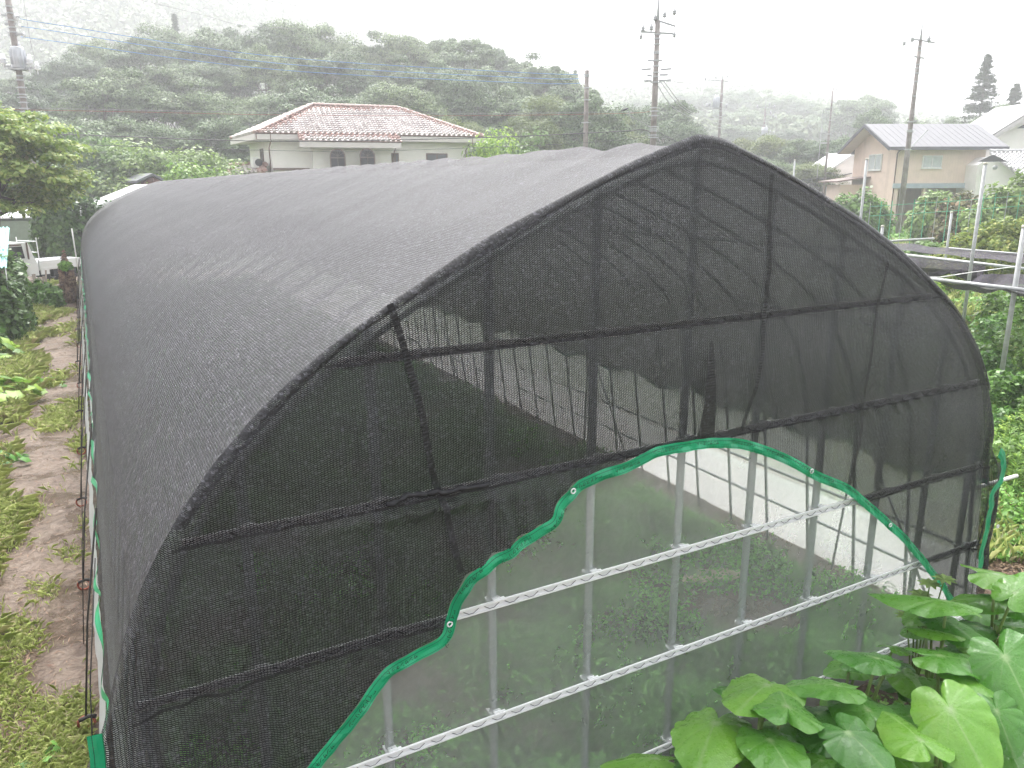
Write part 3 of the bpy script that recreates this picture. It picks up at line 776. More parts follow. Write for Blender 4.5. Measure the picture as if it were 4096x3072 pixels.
conifer(2197, 182, 92, 10, 3.2, 'shorter conifer at the right edge beside the white gable', 5)
plant_tree(1, 2165, 232, 84, 'dark round tree at the foot of the tall conifer', g2, 1.1)
plant_tree(0, 2225, 226, 84, 'dark round tree at the right edge behind the white gable', g2, 1.1)
# far hill woods
def far_woods():
    rng = np.random.default_rng(8); n = 3600
    a = rng.uniform(-.95, .75, n); d = rng.uniform(170, 470, n)
    s = a * d; x = s * RH[0] + d * FH[0]; y = s * RH[1] + d * FH[1]; z = terrain(x, y)
    C = np.stack([x, y, z + 3.5], 1); per = 95; k = np.repeat(np.arange(n), per); m = n * per
    e = unit(rng, m); e[:, 2] = np.abs(e[:, 2]); R = rng.uniform(3.5, 6.5, n)
    pos = C[k] + e * (R[k] * rng.uniform(.7, 1.1, m))[:, None] * np.array([1, 1, 1.1])
    V = leafquads(rng, pos, e + rng.normal(size=(m, 3)) * .5, rng.uniform(.9, 1.8, m), .7)
    o = quads('forest', V, leafmat('distant_leaves', (.055, .085, .04), (.10, .14, .065), .05, .6, .2)); tag(o, 'woods fading into mist on the far hillsides', 'forest', kind='stuff')
far_woods()
conifer_far = []
for (px, py, d) in [(1243, 152, 118), (376, 30, 112)]:
    conifer(px, py, d, 17, 2.0, 'faint narrow conifer in the mist behind the plain pole' if px > 1000 else 'narrow conifer tip poking above the left skyline of the wood', int(px))

# light green shrubs in front of the wood, left
def bush(seed, R, rz, mat, ncl=40, per=200, ls=.17, name='shrub', label='x', cat='shrub', loc=(0, 0, 0), group=None, clr=.34, **kw):
    rng = np.random.default_rng(seed); rnd = random.Random(seed)
    t = empty(name, loc, label, cat, group)
    V, cc = crown_leaves(rng, (loc[0], loc[1], loc[2] + rz * .45), R, rz * .6, ncl, per, ls, clr, **kw)
    mb = MB()
    for q in rnd.sample(range(len(cc)), 6): mb.tube([(loc[0], loc[1], loc[2] - .1), ((cc[q][0] + loc[0]) / 2, (cc[q][1] + loc[1]) / 2, loc[2] + rz * .35), tuple(cc[q])], [.05, .035, .015], 5, False)
    mb.build('stem', m_bark, t, True); quads('foliage', V, mat, t)
    return t
SH = [bush(31, 2.3, 3.6, m_shrub), bush(32, 2.6, 3.2, m_bright, ncl=46), bush(33, 2.0, 4.0, m_shrub, ls=.19)]
shu = [False] * 3
def put_bush(i, px, py, d, label, group, w=1.0, P=None, U=None, hp=(3.75, 3.35, 4.1)):
    P = P or SH; U = U if U is not None else shu
    top = at(px, py, d); zb = float(terrain(top.x, top.y)); H = max(.3, top.z - zb)
    o = P[i] if not U[i] else copy_tree(P[i]); U[i] = True
    sc = H / hp[i]; o.location = (top.x, top.y, zb); ww = w * (sc if sc < 1 else min(sc, 1.3)); o.scale = (ww, ww, sc); o.rotation_euler = (0, 0, (px * 3.7 + py * 1.3) % 6.28)
    o['label'] = label; o['category'] = 'shrub'; o['group'] = group
    return o
g3 = 'pale green trees and bushes left of the tiled house'
for (x, y, d, i, w) in [(130, 312, 46, 0, 1.2), (185, 300, 47, 2, 1.2), (240, 305, 46, 0, 1.2), (295, 318, 46, 2, 1.2), (345, 325, 45, 0, 1.2), (392, 332, 45, 2, 1.1), (440, 340, 45, 0, 1.2), (500, 342, 44, 0, 1.1), (540, 345, 46, 2, 1.0),
                      (110, 345, 46, 2, 1.1), (165, 350, 47, 0, 1.1), (225, 352, 48, 2, 1.1), (275, 360, 49, 0, 1.1), (330, 358, 50, 2, 1.1), (380, 365, 50, 1, 1.0)]:
    put_bush(i, x, y, d, 'pale green leafy bush in the bank below the dark wood', g3, w)
for (x, y, d, i, w) in [(190, 405, 46, 1, .9), (240, 390, 46, 0, .9), (150, 400, 45, 1, .9), (120, 415, 44, 2, .9), (460, 360, 42, 1, 1.0), (1090, 292, 46, 1, .9), (1120, 300, 46, 0, .9)]:
    put_bush(i, x, y, d, 'bright bush just above the white shed roof' if x < 400 else ('bright clipped bush left of the tiled house' if x < 900 else 'bright bush right of the tiled house'), g3, w)
# big yellow-green tree at the left edge
p = gz(10, 640); base = at(8, 470, 24.0)
t = make_tree(77, 7, 2.45, 2.2, 3.8, m_maple, name='maple_tree', ncl=260, per=170, ls=.16, clr=.24, loc=(base.x - .3, base.y, 0), label='yellow-green spreading tree at the left edge below the utility pole', r0=.14, k=26, flat=.38, low=-.6)
# ivy-covered masses
def ivy_mass(name, label, cat, boxes, n, seed, mat=None, ls=.13, group=None):
    """leaves over the outside of a few rounded heaps"""
    rng = np.random.default_rng(seed); Vs = []
    tot = sum(b[3] * b[5] for b in boxes)
    root = Vector((boxes[0][0], boxes[0][1], 0)); t = empty(name, root, label, cat, group)
    mb = MB()
    for (x, y, z, rx, ry, rz) in boxes:
        m = int(n * rx * rz / tot); e = unit(rng, m)
        bumpy = 1 + .20 * np.sin(e[:, 0] * 6 + seed) * np.cos(e[:, 2] * 5 + seed) + .10 * np.sin(e[:, 1] * 15 + e[:, 2] * 11) + rng.normal(size=m) * .09
        pos = np.array([x, y, z]) + e * bumpy[:, None] * np.array([rx, ry, rz]); k = pos[:, 2] > .02
        nn = e + rng.normal(size=(m, 3)) * .5 + np.array([0, 0, .35])
        Vs.append(leafquads(rng, pos[k], nn[k], ls * rng.uniform(.6, 1.4, k.sum()), .75))
        mb.tube([(x, y, 0), (x + .1, y, z), (x, y + .1, z + rz * .7)], [.06, .05, .02], 6)
        for q in range(6):
            a = q * 1.05; mb.tube([(x, y, z * .4), (x + math.cos(a) * rx * .5, y + math.sin(a) * ry * .5, z), (x + math.cos(a) * rx * .85, y + math.sin(a) * ry * .85, z + rz * .3)], [.03, .02, .01], 4, False)
    mb.build('stem', m_bark, t, True); quads('foliage', np.concatenate(Vs), mat or m_ivy, t)
    return t
def atY(px, py, Y): return py_(px, py, Y)
q = atY(12, 560, 22.5)
ivy_mass('ivy_bush', 'ivy growing over the corner of the turquoise-roofed shed', 'ivy', [(q.x + .12, 21.6, .85, .30, 1.3, 1.05), (q.x - .5, 20.2, .6, .7, .35, .75), (q.x - .1, 20.4, .75, .3, .4, .85)], 9000, 3)
q = atY(60, 640, 22)
ivy_mass('weed_bush', 'tangle of weeds under the ivy at the left edge', 'bush', [(-2.6, 21.2, .3, .6, .8, .5), (-2.2, 19.6, .2, .5, .8, .4), (-2.3, 23.0, .3, .5, .6, .45)], 8000, 4, m_deepveg, .12)
q = atY(118, 500, 36)
ivy_mass('ivy_bush', 'tall ivy-covered trunk behind the truck bed', 'ivy', [(q.x, 37, 1.9, .75, .6, 2.3)], 7000, 5, m_ivy, .17)
q = atY(152, 520, 36)
ivy_mass('ivy_bush', 'dark creeper hedge between the ivy trunk and the net corner', 'ivy', [(q.x + .1, 37, 1.3, .85, .6, 1.7), (q.x + 1.0, 37.2, 1.3, .7, .6, 1.5)], 7000, 6, m_ivy, .17)
q = atY(95, 640, 28)
ivy_mass('weed_bush', 'clump of dark weeds around the leaning boards', 'bush', [(-1.05, 26.0, .25, .30, .45, .42), (-1.35, 26.4, .3, .35, .45, .42)], 5200, 7, m_deepveg, .12)
q = atY(40, 610, 29)
ivy_mass('weed_bush', 'light green weeds in front of the truck cab', 'bush', [(-2.5, 28.6, .3, .55, .5, .45), (-1.75, 28.0, .15, .45, .4, .3)], 5200, 9, m_weed, .13)

# ------------------------------------------------------------------ small white truck
tr = gz(117, 612)
TL = empty('small_truck', (tr.x, tr.y, 0), 'small white flatbed truck parked among the ivy beyond the net', 'truck')
def TX(x, y, z):
    x *= .84; y *= .84; z *= .86
    c, s = math.cos(TRA), math.sin(TRA); return Vector((tr.x + x * c - y * s, tr.y + x * s + y * c, z))
TRA = math.radians(36)
def tbox(mb, x0, x1, y0, y1, z0, z1):
    return mb.prism([TX(x0, y0, z0), TX(x1, y0, z0), TX(x1, y1, z0), TX(x0, y1, z0)], (0, 0, z1 - z0))
def tprof(mb, prof, y0, y1):
    return mb.prism([TX(x, y0, z) for x, z in prof], TX(0, y1, 0) - TX(0, y0, 0))
m_truck = plain("truck_white_paint", (.80, .81, .82), .3, 0, .03, 2)
m_glass = plain("dark_glass", (.018, .02, .025), .3, spec=.25)
cabp = [(-2.55, .42), (-2.55, .95), (-2.2, 1.28), (-1.95, 1.72), (-1.7, 1.80), (-.98, 1.80), (-.90, 1.74), (-.62, .95), (-.62, .40)]
b = MB(); tprof(b, [(-2.55, .42), (-2.55, .95), (-2.27, 1.12), (-.70, 1.12), (-.60, .85), (-.60, .40)], 0, 1.4)
tprof(b, [(-2.27, 1.12), (-1.93, 1.74), (-1.75, 1.80), (-.95, 1.80), (-.88, 1.76), (-.70, 1.12)], .03, 1.37); b.build('cab', m_truck, TL)
b = MB(); tprof(b, [(-2.10, 1.16), (-1.84, 1.64), (-1.18, 1.66), (-1.12, 1.16)], -.004, .03); b.build('side_window', m_glass, TL)
b = MB(); tprof(b, [(-2.15, .46), (-2.2, 1.14), (-1.84, 1.68), (-1.14, 1.70), (-1.08, 1.14), (-1.02, .46)], .0, .026)
d = b.build('door', m_truck, TL)
b = MB(); tbox(b, -1.42, -1.22, -.03, 0, .93, .97); b.build('handle', m_truck, d)
b = MB(); tbox(b, -.98, -.93, -.01, .03, 1.1, 1.7); b.build('door_seal', m_brown, TL)
b = MB(); tbox(b, -1.75, -1.2, -.02, .04, 1.685, 1.73); b.build('visor', m_brown, TL)
b = MB(); tbox(b, -.56, 1.42, 0, .035, .62, .94); tbox(b, -.56, 1.42, 1.38, 1.415, .62, .94); tbox(b, 1.40, 1.435, 0, 1.41, .62, .94); tbox(b, -.56, 1.4, .03, 1.39, .60, .65); tbox(b, -.56, -.52, 0, 1.4, .62, .98)
tbox(b, -.56, 1.44, -.012, 0, .66, .70); tbox(b, -.56, 1.44, -.012, 0, .84, .88); b.build('bed', m_truck, TL)
b = MB(); 
for x in (-.50,): 
    for y in (.02, 1.36): tbox(b, x, x + .03, y, y + .03, .9, 1.82)
tbox(b, -.50, -.47, .02, 1.38, 1.80, 1.83); tbox(b, -.50, -.47, .02, 1.38, 1.35, 1.37); b.build('headboard_frame', m_truck, TL)
b = MB(); tbox(b, -.40, 1.3, .25, 1.15, .30, .60); tbox(b, .1, .85, .06, .3, .28, .56); b.build('chassis', m_dark, TL)
b = MB(); tbox(b, -.5, -.12, .0, .05, .42, .6); b.build('side_box', m_truck, TL)
for x in (-1.95, .85):
    for y in (.06, 1.22):
        w = MB(); w.tube([TX(x, y, .27), TX(x, y + .14, .27)], .27, 18); wo_ = w.build('wheel', m_dark, TL, False)
        w = MB(); w.tube([TX(x, y - .006, .27), TX(x, y + .02, .27)], .15, 14); w.build('rim', m_metalgrey, wo_)
p = atY(163, 512, 30.4)
q2 = atY(165, 549, 30.4)
tag(MB().tube([(q2.x - .02, 31.6, 0), (q2.x - .04, 31.6, 2.05)], .022, 8).build('white_pole', m_white_rope, None, True, loc=(q2.x, 31.6, 0)), 'thin white pole standing at the far corner of the net', 'pole')

# ------------------------------------------------------------------ left bits
# white metal roofed shed behind the tree
m_roofwhite = plain("white_metal_roof", (.74, .75, .76), .35, .1, .06, 1)
m_corr = plain("corrugated_brown_wall", (.24, .17, .12), .7, 0, .15, 2)
def slab(mb, a, b, c, d, th, mi=0):
    return mb.prism([a, b, c, d], (0, 0, -th), mi)
s1 = empty('shed', tuple(at(20, 640, 40).xy) + (0,), 'shed with a shiny white roof behind the left tree', 'shed')
a = at(-70, 472, 36); bq = at(76, 468, 36); cq = at(74, 438, 40.5); dq = at(-70, 438, 40.5)
slab(MB(), a, bq, cq, dq, .06).build('roof', m_roofwhite, s1)
MB().prism([(a.x, a.y + .2, 0), (bq.x - .2, bq.y + .2, 0), (cq.x - .2, cq.y, 0), (dq.x, dq.y, 0)], (0, 0, min(a.z, bq.z) - .12)).build('wall', plain("pale_shed_wall", (.20, .25, .19), .8), s1)
s2 = empty('shed', tuple(at(240, 470, 39).xy) + (0,), 'brown corrugated shed with a sloping white roof left of the net top', 'shed')
A = at(168, 461, 34.5); B_ = at(325, 398, 35.5); dpt = Vector((-.12, 1, 0)) * 4
slab(MB(), A, B_, B_ + dpt, A + dpt, .16).build('roof', m_roofwhite, s2)
MB().prism([A + Vector((0, 0, -.17)), B_ + Vector((0, 0, -.17)), B_ + Vector((0, 0, -.30)), A + Vector((0, 0, -.30))], Vector((FH[0], FH[1], 0)) * .1).build('fascia', plain("shed_fascia", (.16, .09, .08), .6), s2)
dirx = (B_ - A); dirx.z = 0; dirx.normalize(); A2 = A + dirx * .42; 
sb = MB(); nst = int(((B_ - A).xy.length - .5) / .08)
for i in range(nst):
    p0 = A2 + dirx * (i * .08) + dpt * .06; h = A.z + (B_.z - A.z) * ((p0 - A).dot(dirx) / ((B_ - A).xy.length)) - .12
    off = Vector((FH[0], FH[1], 0)) * (.02 if i % 2 else 0)
    sb.prism([(p0.x + off.x, p0.y + off.y, 0), (p0.x + dirx.x * .078 + off.x, p0.y + dirx.y * .078 + off.y, 0), (p0.x + dirx.x * .078 + off.x, p0.y + dirx.y * .078 + off.y, h), (p0.x + off.x, p0.y + off.y, h)], dpt * .8)
sb.build('wall', m_corr, s2)
s3 = empty('small_house', tuple(at(330, 420, 44).xy) + (0,), 'small dark gabled roof peeping over the net left of the tiled house', 'house')
r1 = at(330, 374, 41.5); e1 = at(295, 390, 41); e2 = at(376, 398, 41.5); dp = Vector((-.2, 1, 0)) * 3
slab(MB(), e1, r1, r1 + dp, e1 + dp, .12).prism([r1, e2, e2 + dp, r1 + dp], (0, 0, -.12)).build('roof', plain("dark_slate_roof", (.13, .135, .15), .5), s3)
MB().prism([(e1.x + .35, e1.y + .2, 0), (e2.x - .35, e2.y + .2, 0), (e2.x - .35, e2.y + .2, e2.z), (r1.x, r1.y + .2, r1.z - .2), (e1.x + .35, e1.y + .2, e1.z - .1)], dp * .9).build('wall', plain("dark_red_boards", (.17, .08, .06), .8), s3)
# turquoise corrugated roof at left edge
s4 = empty('lean_to_shed', (-3.6, 22.5, 0), 'ivy-clad lean-to with turquoise corrugated roof at left edge', 'shed')
a = atY(18, 492, 22.4); mb = MB()
def cr(u, v):
    x = a.x - 2.2 + 2.2 * u; return (x, 20.2 + 2.6 * v, a.z - .75 + .75 * v + .018 * math.sin(u * 2.2 / .076 * 6.283)), (u, v)
mb.grid(cr, 230, 2).build('roof', plain("turquoise_sheet", (.22, .50, .48), .45), s4, True)
MB().prism([(a.x - 2.1, 20.5, 0), (a.x - .1, 20.5, 0), (a.x - .1, 20.5, a.z - .82), (a.x - 2.1, 20.5, a.z - .82)], (0, 2.1, 0)).build('wall', m_wood, s4)
MB().tube([(a.x - .03, 20.25, a.z - .7), (a.x - .05, 20.3, 1.2), (a.x - .2, 20.3, 0.9)], .012, 5).build('hanging_cord', m_white_rope, s4, True)
# boards, crate, dead plant heap, furrow stones
for i, (x0, y0, x1, y1, w) in enumerate([(150, 660, 160, 612, .06), (158, 662, 172, 622, .05), (168, 664, 164, 590, .07), (180, 663, 186, 615, .035)]):
    p0 = gz(x0 * .9 - 62, y0); p1 = Vector((p0.x + (x1 - x0) * .02, p0.y + .3, .75 + .1 * i))
    tag(MB().tube([p0 + Vector((0, 0, -.02)), p1], w, 4).build('plank', m_wood, None, False, loc=p0), ['broad leftmost board leaning in the weeds by the path', 'short board second of the leaning boards by the path', 'thick tall board in the middle of the leaning boards', 'thin pale stick rightmost of the leaning boards'][i], 'plank', 'boards leaning by the path')
p = gz(48, 704)
ct = empty('crate', (p.x - .25, p.y, 0), 'pale yellow plastic crate at the left edge of the path', 'crate')
m_crate = plain("yellow_plastic", (.55, .50, .28), .5)
cb = MB()
for k in range(4):
    sx, sy = [(.5, .02), (.5, .02), (.02, .34), (.02, .34)][k]; ox, oy = [(0, -.17), (0, .17), (-.25, 0), (.25, 0)][k]
    cb.box((p.x - .25 + ox, p.y + oy, .18), (sx + .018, sy, .32))
cb.box((p.x - .25, p.y, .345), (.56, .40, .02)); cb.build('body', m_crate, ct)
q = gz(158, 640, 0)
ivy_mass('dead_plant_heap', 'rust-brown heap of dead stems at the far end of the net', 'plant', [(-.55, 27.5, .55, .20, .3, .75)], 3500, 11, m_dry, .10)
ivy_mass('weed_bush', 'green sprig growing over the dead stems by the net end', 'plant', [(-.55, 27.3, 1.12, .16, .2, .12)], 500, 12, m_weed, .12)
for i, (x, y, r) in enumerate([(20, 735, .28), (55, 728, .22), (84, 715, .18)]):
    p = gz(x, y); rng2 = np.random.default_rng(i); e = MB()
    def stp(u, v, p=p, r=r, i=i):
        th = u * 6.2832; f = (v - .5) * 3.1416; k = 1 + .12 * math.sin(th * 3 + i) * math.cos(f * 2); return (p.x + r * k * math.cos(f) * math.cos(th), p.y + r * .7 * k * math.cos(f) * math.sin(th), .05 + r * .55 * math.sin(f)), (u, v)
    tag(e.grid(stp, 18, 10).build('stone', plain("stone%d" % i, (.28, .24, .21), .9, bmp=.5), None, True, loc=(p.x, p.y, 0)), ['largest brown stone at the left edge under the weeds', 'middle stone beside the yellow crate', 'small stone by the muddy path'][i], 'stone', 'stones by the path')

# pumpkin-like leafy plants at left edge
def broad_plant(name, label, loc, n, R, H, ls, mat, seed, cat='plant', group=None):
    rng = np.random.default_rng(seed); t = empty(name, loc, label, cat, group)
    an = rng.uniform(0, 6.28, n); r = R * rng.uniform(.1, 1, n) ** .6; z = H * (1 - .6 * (r / R)) * rng.uniform(.5, 1.1, n)
    P = np.stack([loc[0] + r * np.cos(an), loc[1] + r * np.sin(an), loc[2] + z], 1)
    Vs = []; mb = MB()
    for i in range(n):
        nn = np.array([math.cos(an[i]) * .5, math.sin(an[i]) * .5, 1]) + rng.normal(size=3) * .3; nn /= np.linalg.norm(nn)
        T = np.cross(nn, rng.normal(size=3)); T /= np.linalg.norm(T); B = np.cross(nn, T); s = ls * rng.uniform(.6, 1.2)
        rim = [P[i] + s * (.5 + .09 * math.cos(5 * a)) * (T * math.cos(a) + B * math.sin(a)) - nn * s * .10 for a in np.linspace(0, 6.283, 16)[:-1]]
        mb.add([P[i] + nn * s * .03] + rim, [(0, 1 + k, 1 + (k + 1) % 15) for k in range(15)])
    st = MB()
    for i in range(0, n, max(1, n // 14)): st.tube([(loc[0], loc[1], loc[2]), ((loc[0] + P[i][0]) / 2, (loc[1] + P[i][1]) / 2, P[i][2] * .7 + loc[2] * .3), tuple(P[i])], [.009, .007, .004], 4, False)
    st.build('stem', m_weed, t); mb.build('foliage', mat, t, True)
    return t
p = gz(20, 870); broad_plant('squash_plant', 'broad-leaved bright squash plant at the left edge of the mud path', (p.x - .1, p.y, 0), 34, .62, .55, .24, m_bright, 1)
p = gz(75, 840); broad_plant('squash_vine', 'low squash vine trailing onto the muddy path', (p.x, p.y, 0), 22, .5, .14, .2, m_weed, 2)
p = gz(8, 1010); broad_plant('leafy_weed', 'round-leaved weed at the left edge of the grass strip', (p.x, p.y, 0), 24, .30, .22, .13, m_weed, 3)
p = gz(8, 800); broad_plant('squash_plant', 'taller squash plant behind, at the far left edge', (p.x - .2, p.y + .5, 0), 30, .5, .75, .24, m_bright, 6)
p = gz(92, 1640); broad_plant('leafy_weed', 'small weed with round yellowish leaves near the bottom left', (p.x, p.y, 0), 9, .13, .10, .06, m_weed, 4)

# ------------------------------------------------------------------ tiled white house
def tiles_on(mb, poly, O, e, u, nrm, tw=.30, th=.30, mi_edge=None):
    """wavy clay tiles over a sloping plane; poly in (a,b) plane coordinates"""
    P = np.array(poly); amin, bmin = P.min(0); amax, bmax = P.max(0)
    def inside(a, b):
        r = False; j = len(P) - 1
        for i in range(len(P)):
            if (P[i][1] > b) != (P[j][1] > b) and a < (P[j][0] - P[i][0]) * (b - P[i][1]) / (P[j][1] - P[i][1]) + P[i][0]: r = not r
            j = i
        return r
    def edged(a, b):
        best = 9
        for i in range(len(P)):
            p, q = P[i], P[(i + 1) % len(P)]; d = q - p; t = max(0, min(1, np.dot((a - p[0], b - p[1]), d) / np.dot(d, d)))
            if abs(d[1]) < 1e-3 and p[1] < bmin + .01: continue
            best = min(best, math.hypot(a - p[0] - d[0] * t, b - p[1] - d[1] * t))
        return best
    prof = [(0, .0), (.12, .07), (.28, .115), (.45, .08), (.62, .0), (.8, -.015), (1.0, .0)]
    b = bmin
    while b < bmax:
        a = amin
        while a < amax:
            if inside(a + tw / 2, b + th * .4):
                vs = []
                for bb, lift in ((b - .02, .065), (b + th, 0.0)):
                    for (f, hgt) in prof: vs.append(O + e * (a + f * tw) + u * bb + nrm * (hgt + lift + .02))
                n = len(prof); fs = [(i, i + 1, n + i + 1, n + i) for i in range(n - 1)]
                vs += [O + e * (a + f * tw) + u * (b - .02) + nrm * .0 for (f, hgt) in prof]; fs += [(2 * n + i, 2 * n + i + 1, i + 1, i) for i in range(n - 1)]
                mb.add(vs, fs, mi=1 if edged(a + tw / 2, b + th / 2) < .42 else 0)
            a += tw
        b += th
def hipcap(mb, A, B, r=.11, step=.28):
    d = B - A; L = d.length; d.normalize(); n = max(1, int(L / step)); side = d.cross(Vector((0, 0, 1))).normalized(); up = side.cross(d)
    for i in range(n):
        s = A + d * (i * L / n); e = A + d * ((i + 1.12) * L / n); vs = []
        for (p, rr_) in ((s, r * 1.12), (e, r * .92)):
            for k in range(7):
                t = math.pi * k / 6; vs.append(p + side * math.cos(t) * rr_ + up * (math.sin(t) * rr_ + .03))
        mb.add(vs, [(k, k + 1, k + 8, k + 7) for k in range(6)] + [tuple(range(7))])
def tilemat(name, a, b, c, rough):
    m, nt, bs = new_mat(name); g = N(nt, 'ShaderNodeNewGeometry')
    nt.links.new(ramp(nt, g.outputs['Random Per Island'], [(0, a), (.6, b), (1, c)]), bs.inputs['Base Color']); bs.inputs['Roughness'].default_value = rough; bs.inputs['Specular IOR Level'].default_value = .8
    return m
m_tile_glare = tilemat("glare_clay_tile", (.28, .24, .23), (.42, .38, .37), (.52, .48, .47), .42)  # sky glare on the mid-slope tiles put into a paler colour
m_tileB = tilemat("red_clay_tile", (.20, .10, .08), (.30, .17, .14), (.38, .28, .25), .5)
m_tileC = tilemat("ridge_clay_tile", (.30, .20, .18), (.38, .27, .24), (.46, .34, .31), .5)
h1 = empty('tiled_house', tuple(at(850, 420, 45).xy) + (0,), 'white two-storey house with a hipped clay tile roof', 'house')
FL = at(1022 / S22, 533 / S22, 42); FR = at(1936 / S22, 547 / S22, 46.4); zE = (FL.z + FR.z) / 2; FL.z = FR.z = zE
BL = at(924 / S22, 556 / S22, 47.5); BL.z = zE; BR = BL + (FR - FL)
R1 = at(1250 / S22, 421 / S22, 46); R2 = at(1586 / S22, 431 / S22, 47.9); zR = (R1.z + R2.z) / 2; R1.z = R2.z = zR
def plane_tiles(mb, A, B, tops):
    e = (B - A).normalized(); n = (B - A).cross(tops[0] - A).normalized()
    if n.z < 0: n = -n
    u = n.cross(e).normalized()
    if u.z < 0: u = -u
    tiles_on(mb, [(0, 0), ((B - A).length, 0)] + [((t - A).dot(e), (t - A).dot(u)) for t in tops], A, e, u, n)
tm = MB()
plane_tiles(tm, FL, FR, [R2, R1]); plane_tiles(tm, BL, FL, [R1]); plane_tiles(tm, FR, BR, [R2])
e1 = (FR - FL).normalized(); nf = e1.cross(Vector((0, 0, 1))); nf = nf if nf.dot(Vector((FH[0], FH[1], 0))) < 0 else -nf
# projecting middle bay eave
def onfront(px, py, out, zz):  # point on vertical plane parallel to the front, moved out towards us
    r = Vector(ray(px, py)); o = FL + nf * out; t = (o - Vector((0, 0, 0))).dot(nf) / Vector((r.x, r.y, 0)).dot(nf)
    return Vector((r.x * t, r.y * t, zz))
slope = (zR - zE) / max(.1, abs((R1 - FL).dot(nf)))
B1 = onfront(1196 / S22, 560 / S22, .8, zE - .8 * slope); B2 = onfront(1604 / S22, 560 / S22, .8, zE - .8 * slope)
T1 = B1 - nf * .85 + Vector((0, 0, .85 * slope)); T2 = B2 - nf * .85 + Vector((0, 0, .85 * slope))
plane_tiles(tm, B1, B2, [T2, T1])
rf = tm.build('roof_tiles', [m_tile_glare, m_tileB], h1)
MB().add([FL, FR, R2, R1, BL, BR], [(0, 1, 2, 3), (4, 0, 3), (1, 5, 2), (5, 4, 3, 2)]).add([B1, B2, T2, T1], [(0, 1, 2, 3)]).build('roof', m_tileB, h1)
hc = MB()
for a, b_ in ((FL, R1), (FR, R2), (R1, R2), (BL, R1)): hipcap(hc, a, b_)
hc.build('ridge_tiles', m_tileC, rf)
up = Vector((0, 0, 1))
def fasc(mb, A, B, h=.30, t=.06): mb.prism([A - up * .03, B - up * .03, B - up * (h + .03), A - up * (h + .03)], nf * t)
fb = MB(); fasc(fb, FL + e1 * .05, onfront(1196 / S22, 545 / S22, 0, zE)); fasc(fb, onfront(1604 / S22, 545 / S22, 0, zE), FR); fasc(fb, B1, B2)
fb.prism([BL - up * .03, FL - up * .03, FL - up * .33, BL - up * .33], -e1 * .06)
m_fascia = plain("cream_fascia", (.62, .58, .56), .6, 0, .04)
fb.build('fascia', m_fascia, h1)
inn = (BL - FL).normalized() * .55
sf = MB(); sf.add([FL - up * .30, FR - up * .30, BR - up * .30, BL - up * .30], [(0, 3, 2, 1)]); sf.add([B1 - up * .3, B2 - up * .3, B2 - nf * .8 - up * .3, B1 - nf * .8 - up * .3], [(0, 3, 2, 1)]); sf.build('soffit', m_fascia, h1)
wl = MB(); w0 = FL + inn + e1 * .9; w1 = FR + inn - e1 * .75; wd = (BL - FL) * .82
wl.prism([w0 * 1, w1 * 1, w1 + wd, w0 + wd], (0, 0, 0)) if False else None
def wallbox(mb, p0, p1, depthv, z1): 
    p0 = Vector((p0.x, p0.y, 0)); p1 = Vector((p1.x, p1.y, 0)); d = Vector((depthv.x, depthv.y, 0)); mb.prism([p0, p1, p1 + d, p0 + d], (0, 0, z1))
wallbox(wl, w0, w1, wd, zE - .32)
c1 = onfront(1251 / S22, 620 / S22, -.02, 0); c2 = onfront(1562 / S22, 620 / S22, -.02, 0)
wallbox(wl, c1, c2, -nf * .8, zE - .8 * slope - .3)
wl.build('wall', m_white, h1)
bandb = MB(); bandb.prism([onfront(1092 / S22, 679 / S22, -.50, 0)] * 1 + [onfront(1240 / S22, 679 / S22, -.50, 0), onfront(1240 / S22, 679 / S22, -.42, 0), onfront(1092 / S22, 679 / S22, -.42, 0)], (0, 0, .06)) if False else None
def pxz(px, py, out):  # z of the pixel on the front-parallel plane
    r = Vector(ray(px, py)); o = FL + nf * out; t = o.dot(nf) / Vector((r.x, r.y, 0)).dot(nf); return r * t + Vector((0, 0, CH))
def arched(px0, px1, pyt, pyb, out, name='arched_window'):
    a = pxz(px0 / S22, pyb / S22, out); b = pxz(px1 / S22, pyb / S22, out); top = pxz((px0 + px1) / 2 / S22, pyt / S22, out); ex = Vector((b.x - a.x, b.y - a.y, 0)); w = ex.length; ex.normalize(); z0 = min(a.z, b.z) - .5; zt = top.z
    o = Vector((a.x, a.y, 0)); R_ = w / 2
    def outline(r, zb):
        pts = [o + ex * (R_ - r) + up * zb]; pts += [o + ex * (R_ - math.cos(t) * r) + up * (zt - R_ + math.sin(t) * r) for t in np.linspace(0, math.pi, 15)]; pts.append(o + ex * (R_ + r) + up * zb); return pts
    w_ = MB().prism(outline(R_, z0), nf * .05).build(name, m_brown, h1)
    MB().prism(outline(R_ - .06, z0 + .05), nf * .06).build('pane', m_glass, w_)
    mb = MB(); mb.prism([o + up * (zt - R_ - .10), o + ex * w + up * (zt - R_ - .10), o + ex * w + up * (zt - R_ - .03), o + up * (zt - R_ - .03)], nf * .075)
    for k in range(1, 6):
        t = math.pi * k / 6; p = o + ex * R_ + up * (zt - R_) + nf * .068; mb.tube([p, p + (-ex * math.cos(t) + up * math.sin(t)) * (R_ - .03)], .014, 4)
    mb.tube([o + ex * R_ + up * (zt - R_ - .1) + nf * .07, o + ex * R_ + up * z0 + nf * .07], .018, 4)
    mb.build('glazing_bar', plain("window_bar", (.12, .09, .085), .5), w_)
arched(1322, 1384, 594, 680, .80); arched(1440, 1502, 592, 672, .80)
